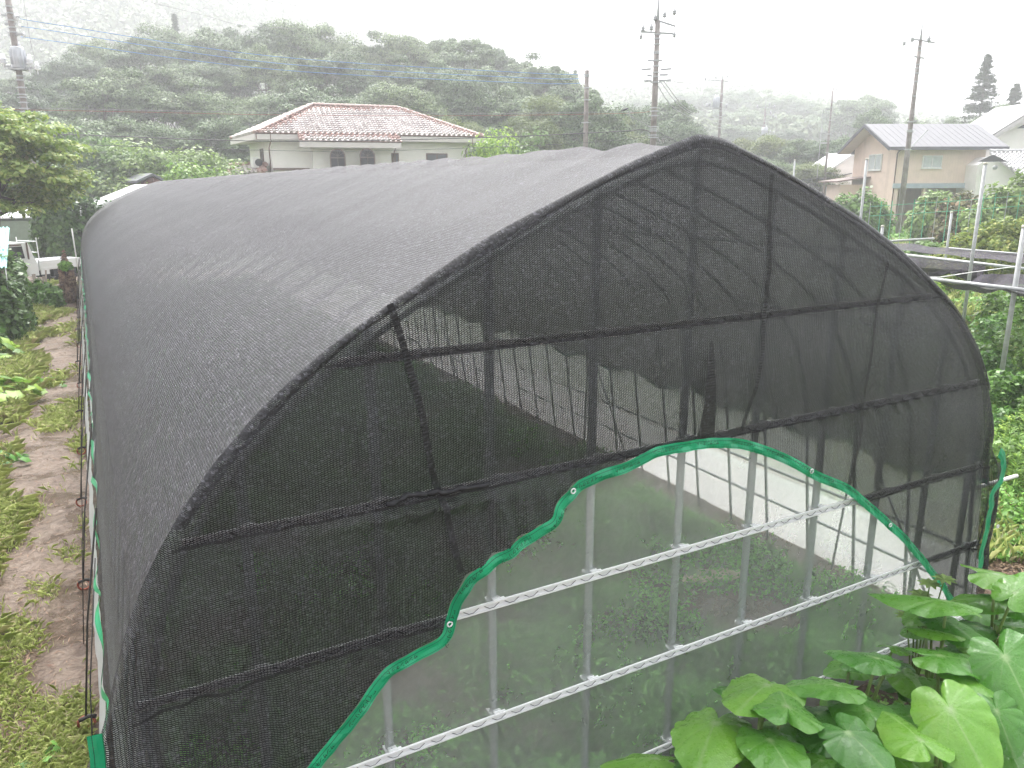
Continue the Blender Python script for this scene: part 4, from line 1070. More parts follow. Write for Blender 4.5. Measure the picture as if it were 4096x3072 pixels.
def sqwin(root, A, ex, w, h, nrm, sill=True, fm=None, gm=None, th=.05):
    o = Vector(A); w_ = MB()
    for (x0, x1, z0, z1) in ((0, w, 0, .06), (0, w, h - .06, h), (0, .06, .06, h - .06), (w - .06, w, .06, h - .06), (w / 2 - .03, w / 2 + .03, .06, h - .06)):
        w_.prism([o + ex * x0 + up * z0, o + ex * x1 + up * z0, o + ex * x1 + up * z1, o + ex * x0 + up * z1], nrm * th)
    f = w_.build('window', fm or m_brown, root)
    MB().prism([o + ex * .05 + up * .05, o + ex * (w - .05) + up * .05, o + ex * (w - .05) + up * (h - .05), o + ex * .05 + up * (h - .05)], nrm * (th * .5)).build('pane', gm or m_glass, f)
    if sill: MB().prism([o - ex * .04 - up * .06, o + ex * (w + .04) - up * .06, o + ex * (w + .04), o - ex * .04], nrm * (th + .05)).build('sill', fm or m_brown, f)
    return f
a = pxz(1704 / S22, 644 / S22, -.62); b = pxz(1790 / S22, 644 / S22, -.62); ex = Vector((b.x - a.x, b.y - a.y, 0)); w = ex.length; ex.normalize()
ofs = nf * (-.62)
wface = w0.dot(nf)
def onwall(px, py):
    r = Vector(ray(px, py)); t = wface / Vector((r.x, r.y, 0)).dot(nf); return r * t + Vector((0, 0, CH))
m_glass2 = plain("grey_glass", (.10, .105, .12), .3, spec=.3)
a = onwall(1704 / S22, 613 / S22); b = onwall(1789 / S22, 613 / S22); sqwin(h1, Vector((a.x, a.y, a.z - 1.0)), e1, (b - a).xy.length, 1.0, nf, gm=m_glass2)
a = onwall(1565 / S22, 612 / S22); b = onwall(1594 / S22, 612 / S22); sqwin(h1, Vector((a.x, a.y, a.z - 1.1)), e1, (b - a).xy.length, 1.1, nf, gm=m_glass2)
mb = MB(); a = onwall(1093 / S22, 681 / S22); b = onwall(1238 / S22, 681 / S22); mb.prism([a, b, b + up * .12, a + up * .12], nf * .10); mb.build('lower_ledge', m_brown, h1)
# gutters and downpipes
gt = MB(); gt.tube([FL + nf * .05, onfront(1196 / S22, 545 / S22, .05, zE)], .05, 6).tube([B1 + nf * .05, B2 + nf * .05], .05, 6).tube([onfront(1604 / S22, 545 / S22, .05, zE), FR + nf * .05], .05, 6); gt.build('gutter', m_brown, h1, True)
def dpipe(px, pyt, ptop):
    a = onwall(px / S22, pyt / S22) + nf * .06; m = MB(); m.tube([ptop, ptop - up * .35, a, Vector((a.x, a.y, .2))], .035, 6); m.build('downpipe', m_brown, h1, True)
dpipe(1076, 590, onfront(1082 / S22, 545 / S22, .04, zE - .05)); dpipe(1862, 600, onfront(1890 / S22, 550 / S22, .04, zE - .05))
cc_ = c2 + nf * .0; m = MB(); q = Vector((c2.x, c2.y, 0)) + nf * .86 * 0; pt = onfront(1580 / S22, 570 / S22, .82, zE - .8 * slope - .08)
m.tube([pt, pt - up * .3, Vector((c2.x, c2.y, pt.z - .6)) + e1 * .06 + nf * .5, Vector((c2.x, c2.y, .2)) + e1 * .06 + nf * .5], .035, 6); m.build('downpipe', m_brown, h1, True)
# left end: small lower tiled roof, air-conditioner, windows
LW = w0; el = (BL - FL).normalized()
g0 = at(908 / S22, 702 / S22, 43.5); g1_ = at(1075 / S22, 690 / S22, 42.3); gt1 = at(1062 / S22, 655 / S22, 44.0); g2_ = at(940 / S22, 690 / S22, 45.5)
lr = MB(); plane_tiles(lr, g0, g1_, [gt1, g2_]); hipcap(lr, g0, gt1); lo = lr.build('lower_roof', [m_tile_glare, m_tileB], h1)
sqwin(h1, w0 + wd * .35 - up * (zE - 0) + up * (zE - 1.45) - e1 * .0, -el * -1, .7, .75, -e1, gm=m_glass2)
p = at(1034 / S22, 650 / S22, 43.0)
ac = MB(); ac.box((p.x - .15, p.y + .3, p.z), (.32, .7, .55)); a_ = ac.build('air_conditioner', plain("ac_white", (.62, .62, .60), .5), h1)
MB().tube([(p.x + .0, p.y - .06, p.z), (p.x + .0, p.y - .10, p.z)], .2, 14).build('fan_grille', m_dark, a_)

# ------------------------------------------------------------------ beige house on the right
def siding(name, c):
    m, nt, b = new_mat(name); sp = N(nt, 'ShaderNodeSeparateXYZ'); nt.links.new(objc(nt), sp.inputs[0])
    f = mth(nt, 'FRACT', mth(nt, 'MULTIPLY', mth(nt, 'ADD', mth(nt, 'MULTIPLY', sp.outputs[0], .88), mth(nt, 'MULTIPLY', sp.outputs[1], -.48)), 5.0))
    n = noise(nt, 2, 5, .6, objc(nt)); k = mth(nt, 'ADD', mth(nt, 'MULTIPLY', mth(nt, 'LESS_THAN', f, .1), -.25), n)
    nt.links.new(ramp(nt, k, [(.2, tuple(x * .85 for x in c)), (.7, c)]), b.inputs['Base Color']); b.inputs['Roughness'].default_value = .7
    return m
m_tan = siding("tan_siding", (.74, .585, .49))
m_roofp = plain("grey_violet_metal_roof", (.15, .148, .162), .5, .1, .05, 1)
m_trim = plain("dark_trim", (.07, .07, .085), .45)
m_alu = plain("aluminium_frame", (.70, .70, .68), .4)
m_curt = plain("curtained_glass", (.46, .50, .50), .2, spec=.8)
m_beam = plain("grey_blue_beam", (.32, .38, .42), .5)
BD = 55.0
C1 = at(1200 / 3.737 + 1620, 1170 / 3.737, BD); zEv = C1.z; th3 = math.radians(-28.6 + 3)
ex1 = Vector((math.cos(th3), math.sin(th3), 0)); ey1 = Vector((-math.sin(th3), math.cos(th3), 0))
bh = empty('beige_house', (C1.x, C1.y, 0), 'tan two-storey house with grey metal gable roof at the right', 'house')
def HL(x, y, z): return Vector((C1.x, C1.y, 0)) + ex1 * x + ey1 * y + up * z
LW_, WD = 6.5, 6.4; zRg = zEv + 1.45; zMid = at(1900, 397, BD).z
bb = MB(); bb.add([HL(0, 0, zMid), HL(LW_, 0, zMid), HL(LW_, WD, zMid), HL(0, WD, zMid), HL(0, 0, zEv), HL(LW_, 0, zEv), HL(LW_, WD, zEv), HL(0, WD, zEv), HL(0, WD / 2, zRg), HL(LW_, WD / 2, zRg)],
    [(0, 1, 5, 4), (1, 2, 6, 9, 5), (2, 3, 7, 6), (0, 4, 8, 7, 3), (0, 3, 2, 1)])
bb.prism([HL(0, .6, 0), HL(.35, .6, 0), HL(.35, WD, 0), HL(0, WD, 0)], (0, 0, zMid)); bb.prism([HL(.35, 5.9, 0), HL(LW_, 5.9, 0), HL(LW_, WD, 0), HL(.35, WD, 0)], (0, 0, zMid)); bb.prism([HL(0, 0, 0), HL(.35, 0, 0), HL(.35, .6, 0), HL(0, .6, 0)], (0, 0, zMid)); bb.prism([HL(LW_ - .2, 0, 0), HL(LW_, 0, 0), HL(LW_, WD, 0), HL(LW_ - .2, WD, 0)], (0, 0, zMid))
bb.build('wall', m_tan, bh)
ov = .75; og = 1.0; sl_ = (zRg - zEv) / (WD / 2)
rb = MB()
for y0, s in ((0, -1), (WD, 1)):
    E0 = HL(-og, y0 + s * ov, zEv - ov * sl_ + .12); E1 = HL(LW_ + 1.1, y0 + s * ov, zEv - ov * sl_ + .12); K0 = HL(-og, WD / 2, zRg + .14); K1 = HL(LW_ + 1.1, WD / 2, zRg + .14)
    rb.prism([E0, E1, K1, K0] if s < 0 else [E1, E0, K0, K1], (0, 0, .07))
    for k in range(1, 18):
        f = k / 18; rb.tube([E0.lerp(E1, f) + up * .08, K0.lerp(K1, f) + up * .08], .012, 3)
ro = rb.build('roof', m_roofp, bh)
tb = MB()
for y0, s in ((0, -1), (WD, 1)):
    e0 = HL(-og - .02, y0 + s * ov, zEv - ov * sl_ + .12); k0 = HL(-og - .02, WD / 2, zRg + .14); k1 = HL(LW_ + 1.12, WD / 2, zRg + .14); e1_ = HL(LW_ + 1.12, y0 + s * ov, zEv - ov * sl_ + .12)
    tb.prism([e0 + up * .05, k0 + up * .05, k0 - up * .2, e0 - up * .2], -ex1 * .05); tb.prism([e1_ + up * .05, k1 + up * .05, k1 - up * .2, e1_ - up * .2], ex1 * .05)
    tb.prism([e0 + up * .06, e1_ + up * .06, e1_ - up * .16, e0 - up * .16], ey1 * s * .10)
tb.build('bargeboard', m_trim, bh)
sb = MB(); sb.prism([HL(-og, -ov, zEv - ov * sl_ - .0), HL(0, -ov, zEv - ov * sl_), HL(0, WD / 2, zRg), HL(-og, WD / 2, zRg)], (0, 0, -.03)); sb.prism([HL(-og, WD + ov, zEv - ov * sl_ - .0), HL(0, WD + ov, zEv - ov * sl_), HL(0, WD / 2, zRg), HL(-og, WD / 2, zRg)], (0, 0, -.03)); sb.build('soffit', m_fascia, bh)
def hpx(px, py, y=None, x=None):
    """pixel (zoom-4 coordinates) to a point on the long wall or on the gable wall"""
    r = Vector(ray(px / 3.737 + 1620, py / 3.737)); n = ey1 if x is None else ex1; o = HL(0 if x is None else x, 0, 0); t = o.dot(n) / Vector((r.x, r.y, 0)).dot(n); return r * t + Vector((0, 0, CH))
a = hpx(1382, 1358); b = hpx(1552, 1255); sqwin(bh, Vector((a.x, a.y, a.z)), ex1, (b - a).xy.length, b.z - a.z, -ey1, fm=m_alu, gm=m_curt, th=.09)
a = HL(0, 3.9, zMid + 1.0); sqwin(bh, a, -ey1, 1.9, 1.15, -ex1, fm=m_alu, gm=m_curt, th=.09)
m = MB(); m.prism([HL(-.1, -.14, zMid - .32), HL(LW_ + .25, -.14, zMid - .32), HL(LW_ + .25, -.14, zMid + .02), HL(-.1, -.14, zMid + .02)], ey1 * .13); m.build('garage_beam', m_beam, bh)
m = MB(); m.tube([HL(.03, -.75, zEv - .2), HL(.0, -.1, zEv - .45), HL(-.04, -.06, zEv - .6), HL(-.04, -.06, 0)], .045, 6); m.build('downpipe', m_brown, bh, True)
MB().prism([HL(2.2, -.02, 0), HL(2.4, -.02, 0), HL(2.4, .2, 0), HL(2.2, .2, 0)], (0, 0, zMid - .3)).build('garage_post', m_tan, bh)
# lean-to at its left
m = MB(); m.prism([HL(-.2, 4.0, 0), HL(-.2, 6.2, 0), HL(-2.1, 6.2, 0), HL(-2.1, 4.0, 0)], (0, 0, zMid - .05)); m.build('lean_to_wall', m_tan, bh)
m = MB(); m.prism([HL(-.02, 3.4, zMid + .45), HL(-2.6, 3.4, zMid + .12), HL(-2.6, 6.8, zMid + .12), HL(-.02, 6.8, zMid + .45)], (0, 0, .10)); m.build('lean_to_roof', m_brown, bh)
# car in the garage opening (silver side just visible)
# white house behind at the left
wh = empty('white_house', tuple(at(1815, 430, 66).xy) + (0,), 'low white house with sloping white-edged roof left of the beige house', 'house')
a = at(1787, 374, 66); b = at(1850, 332, 66); dd = Vector((FH[0], FH[1], 0)) * 6; rt_ = Vector((RH[0], RH[1], 0))
MB().prism([a, b, b + dd, a + dd], (0, 0, .22)).build('roof', m_roofwhite, wh)
MB().prism([Vector((a.x, a.y, 0)) + rt_ * .5 + dd * .03, Vector((b.x, b.y, 0)) + dd * .03, b + dd * .03 - up * .05, a + rt_ * .5 + dd * .03 + up * .25], dd * .9).build('wall', m_white, wh)
MB().prism([a - rt_ * .3 - up * .55, b - rt_ * .2 - up * 2.0 + up * .35, b - rt_ * .2 - up * 1.9 + up * .35 + dd * .4, a - rt_ * .3 - up * .45 + dd * .4], (0, 0, .06)).build('porch_roof', m_trim, wh)
# big white gable at the right edge
wg = empty('white_house', tuple(at(2190, 430, 58).xy) + (0,), 'large white gabled house with grey tiled lower roof at the right edge', 'house')
m_gtile = tilemat("grey_clay_tile", (.28, .28, .29), (.38, .38, .39), (.46, .46, .47), .45)
D2 = 60
K = at(2250, 222, D2); Ea = at(2128, 298, D2); zed = K.z
e_r = rt_ * 1.0
wallp = [Vector((Ea.x, Ea.y, 0)) + e_r * .9, Vector((K.x, K.y, 0)) + e_r * 5, K + e_r * 5 - up * 2.2, K - up * .35, Ea + e_r * .9 - up * .0 + up * .2]
MB().prism(wallp, dd).build('wall', m_white, wg)
m = MB(); m.prism([Ea - dd * .12, K - dd * .12, K + dd, Ea + dd], (0, 0, .16)); m.prism([K - dd * .12, K + e_r * 5.2 - up * 2.6 - dd * .12, K + e_r * 5.2 - up * 2.6 + dd, K + dd], (0, 0, .16)); m.build('roof', plain("grey_roof", (.30, .29, .30), .5), wg)
m = MB(); m.prism([Ea - dd * .13 + up * .02, K - dd * .13 + up * .02, K - dd * .13 - up * .3, Ea - dd * .13 - up * .3], -dd.normalized() * .05); m.build('bargeboard', plain("grey_white_board", (.5, .48, .48), .6), wg)
m = MB(); p = at(2212, 270, D2 - .7); m.prism([p - e_r * .55 - up * .25, p + e_r * .9 - up * .25, p + e_r * .9 + up * .2, p + e_r * .3 + up * .2], -dd.normalized() * .05); m.build('gable_vent', m_dark, wg)
A = at(2138, 328, 54); B_ = at(2260, 327, 54); Cc = at(2300, 385, 51.5); Dv = at(2205, 368, 51.5); Dv.z = Cc.z = (Cc.z + Dv.z) / 2; A.z = B_.z
lt_ = MB(); plane_tiles(lt_, Dv, Cc, [B_, A]); hipcap(lt_, A, B_, .14, .4); lt_.build('lower_roof', m_gtile, wg)
MB().prism([A, Dv, Cc, B_], (0, 0, -.18)).build('lower_roof_base', plain("grey_board2", (.34, .32, .33), .6), wg)
MB().prism([Vector((A.x, A.y, 0)) - e_r * .6, Vector((Cc.x, Cc.y, 0)), Vector((Cc.x, Cc.y, Cc.z - .25)), A - up * .35, A - e_r * .7 - up * .9], dd * .4).build('lower_wall', m_white, wg)
p = at(2134, 338, 52.5); MB().prism([p - e_r * .7 - up * .35, p + e_r * 1.4 - up * .35, p + e_r * .3 + up * .12], -dd.normalized() * .05).build('lower_gable_vent', m_dark, wg)
p = at(2148, 362, 53.2); MB().tube([p, p - dd.normalized() * .15], .14, 12).build('round_vent', m_metalgrey, wg, True)
mst = at(2143, 290, 57); mt = at(2156, 171, 57)
an = empty('antenna_mast', tuple(mst), 'thin white antenna mast in front of the tall conifer', 'antenna')
MB().tube([mst - up * 1, Vector((mst.x, mst.y, mt.z))], .022, 5).build('mast', m_ins, an)
tpz = Vector((mst.x, mst.y, mt.z)); mb = MB(); mb.tube([tpz - rt_ * .3, tpz + rt_ * 1.2 - up * .1], .018, 4)
for k in range(5): mb.tube([tpz + rt_ * (k * .25) - ey1 * .4, tpz + rt_ * (k * .25) + ey1 * .4], .010, 4)
mb.build('antenna', m_ins, an)

# ------------------------------------------------------------------ poles
def pole(label, pxb, pyb, pyt, d, r0, r1, arms=(), ins=(), bands=(), rod=None, trans=None, name='utility_pole', cat='pole', group='utility poles', mat=None):
    b = at(pxb, pyb, d); zb = float(terrain(b.x, b.y)); 
    def hz(py): # height on the pole's axis for a picture height
        r = ray(pxb, py); h = math.hypot(b.x, b.y) / math.hypot(r[0], r[1]); return r[2] * h + CH
    zt = hz(pyt); e = empty(name, (b.x, b.y, zb), label, cat, group)
    MB().tube([(b.x, b.y, zb - .3), (b.x, b.y, (zb + zt) / 2), (b.x, b.y, zt)], [r0, (r0 + r1) / 2, r1], 12).build('shaft', mat or m_conc, e, True)
    pxm = math.hypot(b.x, b.y) * 0 + d / 1671.0
    if rod: MB().tube([(b.x, b.y, zt - .3), (b.x, b.y, zt + .6), (b.x, b.y, hz(rod))], [r1 * .8, r1 * .5, .02], 6).build('lightning_rod', m_metalgrey, e, True)
    for (py, l, r_, dy) in arms:
        z = hz(py); m = MB(); A = b + rt_ * (l * pxm); A.z = z; B2_ = b + rt_ * (r_ * pxm); B2_.z = z - dy * pxm
        A.z = z + (dy * pxm if l < 0 and r_ > 0 else 0) * (abs(l) / max(abs(r_), 1)); nn = (B2_ - A).normalized(); sd = Vector((0, 0, 1)); dp_ = nn.cross(sd) * .045
        m.prism([A + sd * .045 + dp_, B2_ + sd * .045 + dp_, B2_ - sd * .045 + dp_, A - sd * .045 + dp_], -dp_ * 2); m.build('crossarm', m_metalgrey if mat is None else m_metalgrey, e)
    for (x, py, s) in ins:
        p = b + rt_ * (x * pxm); p.z = hz(py); m = MB(); m.tube([p - up * .22 * s, p - up * .05 * s], .02, 5)
        m.tube([p - up * .12 * s, p - up * .08 * s, p - up * .05 * s, p - up * .02 * s, p + up * .02 * s, p + up * .10 * s], [.03 * s, .085 * s, .04 * s, .08 * s, .045 * s, .03 * s], 8); m.build('insulator', m_ins if s > 0 and d < 60 and x < 60 and 'left' in label else m_metalgrey, e, True)
    for py in bands:
        z = hz(py); f = (z - zb) / (zt - zb); r = r0 + (r1 - r0) * f
        m = MB(); m.tube([(b.x, b.y, z - .035), (b.x, b.y, z + .035)], r + .02, 12); m.tube([b + rt_ * (r + .12) + up * (z - b.z), b + rt_ * (-r - .12) + up * (z - b.z)], .016, 5); m.build('band', m_metalgrey, e)
    if trans:
        x, py, w, h = trans; p = b + rt_ * (x * pxm); z1 = hz(py); m = MB(); W = w * pxm / 2; H_ = h * pxm
        m.tube([(p.x, p.y, z1 - H_), (p.x, p.y, z1 - H_ * .95), (p.x, p.y, z1 - .08), (p.x, p.y, z1)], [W * .9, W, W, W * .85], 14)
        for k in range(12):
            a = k * .5236; m.box((p.x + math.cos(a) * W * 1.04, p.y + math.sin(a) * W * 1.04, z1 - H_ * .5), (.04, .04, H_ * .7))
        t_ = m.build('transformer', plain("transformer_grey", (.50, .52, .56), .4), e, True)
        for k in (-.45, .45): MB().tube([(p.x + rt_.x * W * k, p.y + rt_.y * W * k, z1), (p.x + rt_.x * W * k, p.y + rt_.y * W * k, z1 + .08), (p.x + rt_.x * W * k, p.y + rt_.y * W * k, z1 + .22)], [.05, .07, .03], 8).build('bushing', m_ins, t_, True)
        m = MB(); q = Vector((p.x, p.y, z1 - H_ - .06)); m.box(q, (W * 2.6, W * 2.0, .08), Matrix.Rotation(math.atan2(RH[1], RH[0]), 3, 'Z')); m.build('platform', m_metalgrey, e)
    return e, b, hz
pl1 = pole('concrete utility pole with white transformer at the left edge', 60, 280, -40, 38, .17, .13, arms=[(38, -18, 18, 2), (55, -14, 10, 0), (78, -8, 20, -2), (146, -28, 40, 3)], bands=[18, 32, 47, 62, 72, 165, 174, 190, 205, 211, 222, 235, 242, 252, 275],
     ins=[(16, 58, 1), (22, 76, 1), (-30, 128, 2.2), (26, 130, 2.2), (40, 143, 1.8), (-12, 145, 1.2), (24, 152, 1.2), (10, 38, 1.2), (15, 42, 1), (-8, 40, 1)], trans=(3, 103, 27, 42))
def strand(px, py, dx, n=6): pass
pl2 = pole('plain tapered concrete pole with cut-off top beside the tall insulator pole', 1265, 310, 152, 42, .155, .115, bands=[162, 165, 190, 216, 265])
pl3 = pole('tall concrete pole with two crossarms behind the net ridge', 1411, 300, 45, 42, .20, .13, arms=[(71, -35, 33, 2), (46, 4, 37, 10), (131, -18, 13, 0), (151, -31, -10, -2), (151, 10, 33, -2), (162, 8, 26, 0), (175, 8, 34, -2), (175, -24, -8, 0), (163, -18, -8, 0)],
     ins=[(-30, 60, 1.6), (-13, 58, 1.6), (14, 30, 1.6), (34, 24, 1.6), (-6, 37, 1.5), (-34, 78, 1.3), (36, 74, 1.3)], bands=[75, 84, 96, 113, 116, 131, 143, 157, 166, 178, 233, 240, 250, 274, 279, 283, 292, 297], rod=-25)
pl4 = pole('distant pole with pale transformer box right of the net peak', 1553, 302, 172, 86, .18, .13, arms=[(175, -32, 12, 1), (230, -35, -8, 0), (249, -16, 12, 0)], ins=[(-36, 170, 1.8), (-14, 166, 1.8), (11, 164, 1.8), (-30, 226, 2), (-24, 224, 2), (12, 228, 2)], bands=[203, 222, 240, 252, 258, 268, 276], rod=142, trans=(-10, 208, 13, 23))
pl5 = pole('faint distant pole with small transformer in the mist', 1645, 350, 236, 108, .16, .12, arms=[(233, -16, 20, 1), (246, -8, 18, 4), (290, -10, 20, 0)], ins=[(-17, 230, 1.8), (19, 230, 1.8), (12, 243, 2), (18, 250, 2), (24, 253, 2), (14, 284, 2), (22, 286, 2), (8, 224, 1.8)], bands=[255, 262, 270, 300, 306, 316, 326, 334], rod=208, trans=(2, 275, 13, 14))
pl6 = pole('slender tapering pole left of the beige house', 1781, 392, 192, 66, .15, .055, arms=[(192, 0, 9, 2), (221, -3, 7, 1), (244, -2, 8, 1), (309, -16, 5, 0), (238, -12, 5, 1)], bands=[232, 260, 290, 330])
pl7 = pole('tall concrete pole standing before the beige house', 1949, 425, 90, 50, .20, .105, arms=[(90, -20, 30, 5), (126, -9, 12, 2), (262, -5, 12, 0)], ins=[(-33, 94, 1.6), (-17, 86, 1.6), (17, 86, 1.8)], bands=[104, 112, 142, 150, 160, 178, 209, 264, 282, 285, 323], rod=46)
b = pl7[1]; hz7 = pl7[2]; MB().tube([b + rt_ * (38 * 50 / 1671) + up * (hz7(281) - b.z), b + rt_ * .1 + up * (hz7(322) - b.z)], .03, 5).build('brace', m_metalgrey, pl7[0])
for (x0, y0, x1, y1, r_, lab) in [(1981, 372, 1996, 420, .04, 0)]: pass
am = at(1771, 316, 64); at_ = at(1774, 236, 64)
an2 = empty('antenna_mast', tuple(am), 'faint television antenna on a thin mast beside the slender pole', 'antenna')
MB().tube([am - up * 2.5, Vector((am.x, am.y, at_.z))], .025, 5).build('mast', m_metalgrey, an2)
mb = MB()
for k in range(7): mb.tube([Vector((am.x, am.y, at_.z - .12 * k)) + rt_ * (-.0), Vector((am.x, am.y, at_.z - .12 * k)) + rt_ * (1.1 - .08 * k)], .012, 4)
mb.build('antenna', m_metalgrey, an2)

def wire(label, pts, r, mat, group='overhead lines', n=10, name='overhead_line'):
    P = [at(*p) for p in pts]; out = []
    for i in range(len(P) - 1):
        p0 = P[max(i - 1, 0)]; p1 = P[i]; p2 = P[i + 1]; p3 = P[min(i + 2, len(P) - 1)]
        for j in range(n):
            f = j / n; out.append(.5 * ((2 * p1) + (-p0 + p2) * f + (2 * p0 - 5 * p1 + 4 * p2 - p3) * f * f + (-p0 + 3 * p1 - 3 * p2 + p3) * f ** 3))
    out.append(P[-1])
    o = MB().tube(out, r, 5).build(name, mat, None, True, loc=tuple(P[0])); return tag(o, label, 'wire', group)
wire('uppermost of the three bluish lines from the transformer pole', [(40, 38, 38), (107, 51, 38), (594, 122, 40), (1134, 157, 42), (1268, 160, 42.2)], .017, m_bluecable)
wire('middle one of the three bluish lines from the transformer pole', [(47, 58, 38), (110, 66, 38), (594, 136, 40), (1134, 168, 42), (1268, 169, 42.2)], .017, m_bluecable)
wire('lowest of the three bluish lines from the transformer pole', [(46, 79, 38), (110, 88, 38), (594, 150, 40), (1134, 179, 42), (1266, 179, 42.2)], .017, m_bluecable)
wire('upper of the two thin lines crossing just above the tiled roof', [(-10, 232, 37.6), (300, 238, 38.5), (594, 243, 39.6), (1000, 246, 41), (1340, 242, 42), (1358, 248, 42), (1408, 276, 42)], .012, m_steelcable)
wire('lower of the two thin lines crossing just above the tiled roof', [(-10, 236, 37.6), (300, 242, 38.5), (594, 248, 39.6), (1000, 250, 41), (1340, 245, 42), (1408, 240, 42)], .010, m_rust)
wire('thick black cable crossing in front of the tiled house eaves', [(78, 305, 38), (98, 303, 38), (128, 292, 38), (165, 291, 38), (594, 305, 39.6), (1050, 297, 41), (1330, 284, 42), (1388, 280, 42), (1409, 290, 42)], .026, m_cable)
wire('thin sagging cable below the thick black one', [(75, 298, 38), (150, 311, 38), (594, 325, 39.6), (800, 326, 40), (1134, 315, 41), (1350, 302, 42), (1409, 291, 42)], .012, m_cable)
wire('thin line crossing the misty hill at the top left', [(270, -8, 60), (440, 33, 60), (520, 54, 60), (640, 62, 60)], .015, m_steelcable)
wire('short length of thin line at the very top left of centre', [(540, -6, 60), (640, 12, 60)], .013, m_steelcable)
wire('guy wire slanting down beside the transformer pole', [(50, -6, 38), (64, 80, 38), (78, 150, 38), (62, 175, 38)], .012, m_steelcable)
wire('vertical pale conduit down the transformer pole', [(50, 170, 37.7), (58, 230, 37.7), (68, 300, 37.7)], .025, m_metalgrey, name='conduit')
for k, (a, b_, c, lab) in enumerate([((1420, 184), (1466, 240), (1549, 278), 'lowest'), ((1428, 178), (1480, 238), (1549, 270), 'middle'), ((1434, 176), (1490, 240), (1549, 260), 'highest')]):
    wire(lab + ' of the three sagging lines between insulator pole and transformer pole', [(*a, 42), (*b_, 60), (*c, 86)], .022, m_steelcable)
wire('nearly level line leaving the insulator pole to the right', [(1420, 174, 42), (1460, 177, 50), (1518, 183, 80)], .018, m_steelcable)
wire('black cable dropping to the right of the insulator pole', [(1412, 276, 42), (1422, 284, 42.5), (1440, 295, 44), (1475, 312, 47)], .025, m_cable)
wire('thin slanting guy right of the plain pole', [(1282, 188, 42), (1300, 240, 44)], .010, m_steelcable)
wire('thin slanting guy left of the plain pole', [(1258, 180, 42), (1250, 212, 43)], .010, m_steelcable)
bp = at(517, 53, 60)
tag(MB().tube([bp - up * .2, bp - up * .12, bp, bp + up * .12, bp + up * .2], [.02, .16, .22, .16, .02], 10).build('line_marker', m_ins, None, True, loc=tuple(bp)), 'round pale marker ball on the thin line at the top left', 'marker')
bd = at(1349, 241, 42)
tag(MB().tube([bd + rt_ * -.22 + up * .0, bd + rt_ * -.12 + up * .07, bd + rt_ * .0 + up * .09, bd + rt_ * .10 + up * .14, bd + rt_ * .17 + up * .16, bd + rt_ * .22 + up * .15], [.015, .04, .07, .05, .04, .01], 8).build('bird', m_dark, None, True, loc=tuple(bd)), 'small dark bird perched on the line right of the plain pole', 'bird')

# ------------------------------------------------------------------ pergola posts and old shade nets on the right
m_postgal = plain("weathered_post", (.36, .37, .37), .5, .2, .2, 12)
m_cap = plain("post_cap", (.60, .57, .48), .6)
def gpost(label, jx, jy, jz, tx, ty, r=.030):
    p = gz(jx, jy, jz); q = ray(tx, ty); h = math.hypot(p.x, p.y) / math.hypot(q[0], q[1]); zt = q[2] * h + CH
    e = empty('post', (p.x, p.y, 0), label, 'post', 'galvanised posts in the garden'); MB().tube([(p.x, p.y, -.1), (p.x, p.y, zt)], r, 10).build('shaft', m_postgal, e, True)
    MB().tube([(p.x, p.y, zt - .01), (p.x, p.y, zt + .03)], [r * 1.25, r * .9], 10).build('cap', m_cap, e, True)
gpost('nearest galvanised post at the right edge, carrying the sagging net', 2192, 624, 1.8, 2206, 490, .038)
gpost('tallest galvanised post before the beige house corner', 2098, 571, 1.8, 2125, 354, .036)
gpost('galvanised post in front of the beige house gable window', 1853, 530, 1.8, 1862, 344, .036)
gpost('short galvanised post seen just right of the net slope below the misty wood', 1707, 470, 1.8, 1711, 346, .045)
gpost('post leaning in the yellowing vines', 2045, 540, 1.5, 2052, 459, .035)
gpost('stubby post beside the bright green hedge', 1902, 530, 1.8, 1906, 489, .04)
def gpipe(label, a, b, z=1.8, r=.026):
    A = gz(a[0], a[1], z); B_ = gz(b[0], b[1], z); tag(MB().tube([A, B_], r, 8).build('pipe', m_postgal, None, True, loc=tuple(A)), label, 'pipe', 'horizontal pipes of the net frame')
gpipe('short far pipe along the back edge of the old nets', (1905, 522), (2017, 515.5), 1.84, .035)
gpipe('middle pipe running to the right edge between the old nets', (1925, 547), (2260, 586), 1.8, .032)
gpipe('nearest pipe running to the right edge above the sagging net', (1990, 600), (2260, 632), 1.82, .032)
gpipe('thin back pipe under the far old net', (2050, 536), (2260, 553), 1.86, .022)
def oldnet(label, c00, c10, c01, c11, z0, z1, sag, seed, nu=26, nv=12):
    P = [gz(*c00, z0), gz(*c10, z0), gz(*c01, z1), gz(*c11, z1)]; rn = random.Random(seed); f1, f2 = rn.uniform(0, 6), rn.uniform(0, 6)
    def fn(u, v):
        p = (P[0] * (1 - u) + P[1] * u) * (1 - v) + (P[2] * (1 - u) + P[3] * u) * v
        s = math.sin(math.pi * v) * (.5 + .5 * abs(math.sin(math.pi * u * 1.5 + .3))) * sag; w = .025 * math.sin(u * 19 + f1 + v * 3) * math.sin(v * 7 + f2)
        return (p.x, p.y, p.z - s + w), (u * 3, v * 2)
    o = MB().grid(fn, nu, nv).build('old_shade_net', m_net_old, None, True, loc=tuple(P[0])); tag(o, label, 'shade net', 'old black nets over the garden frame')
oldnet('far flat black net stretched over the garden frame', (1915, 523), (2230, 551), (1952, 541), (2240, 571), 1.84, 1.82, .06, 1)
oldnet('dark bunched net hanging between the middle and nearest pipes', (1960, 553), (2130, 573), (1985, 578), (2110, 586), 1.76, 1.66, .30, 2)
oldnet('large sagging black net under the nearest pipe at the right edge', (2120, 592), (2260, 592), (2018, 606), (2260, 640), 1.82, 1.80, .22, 3)
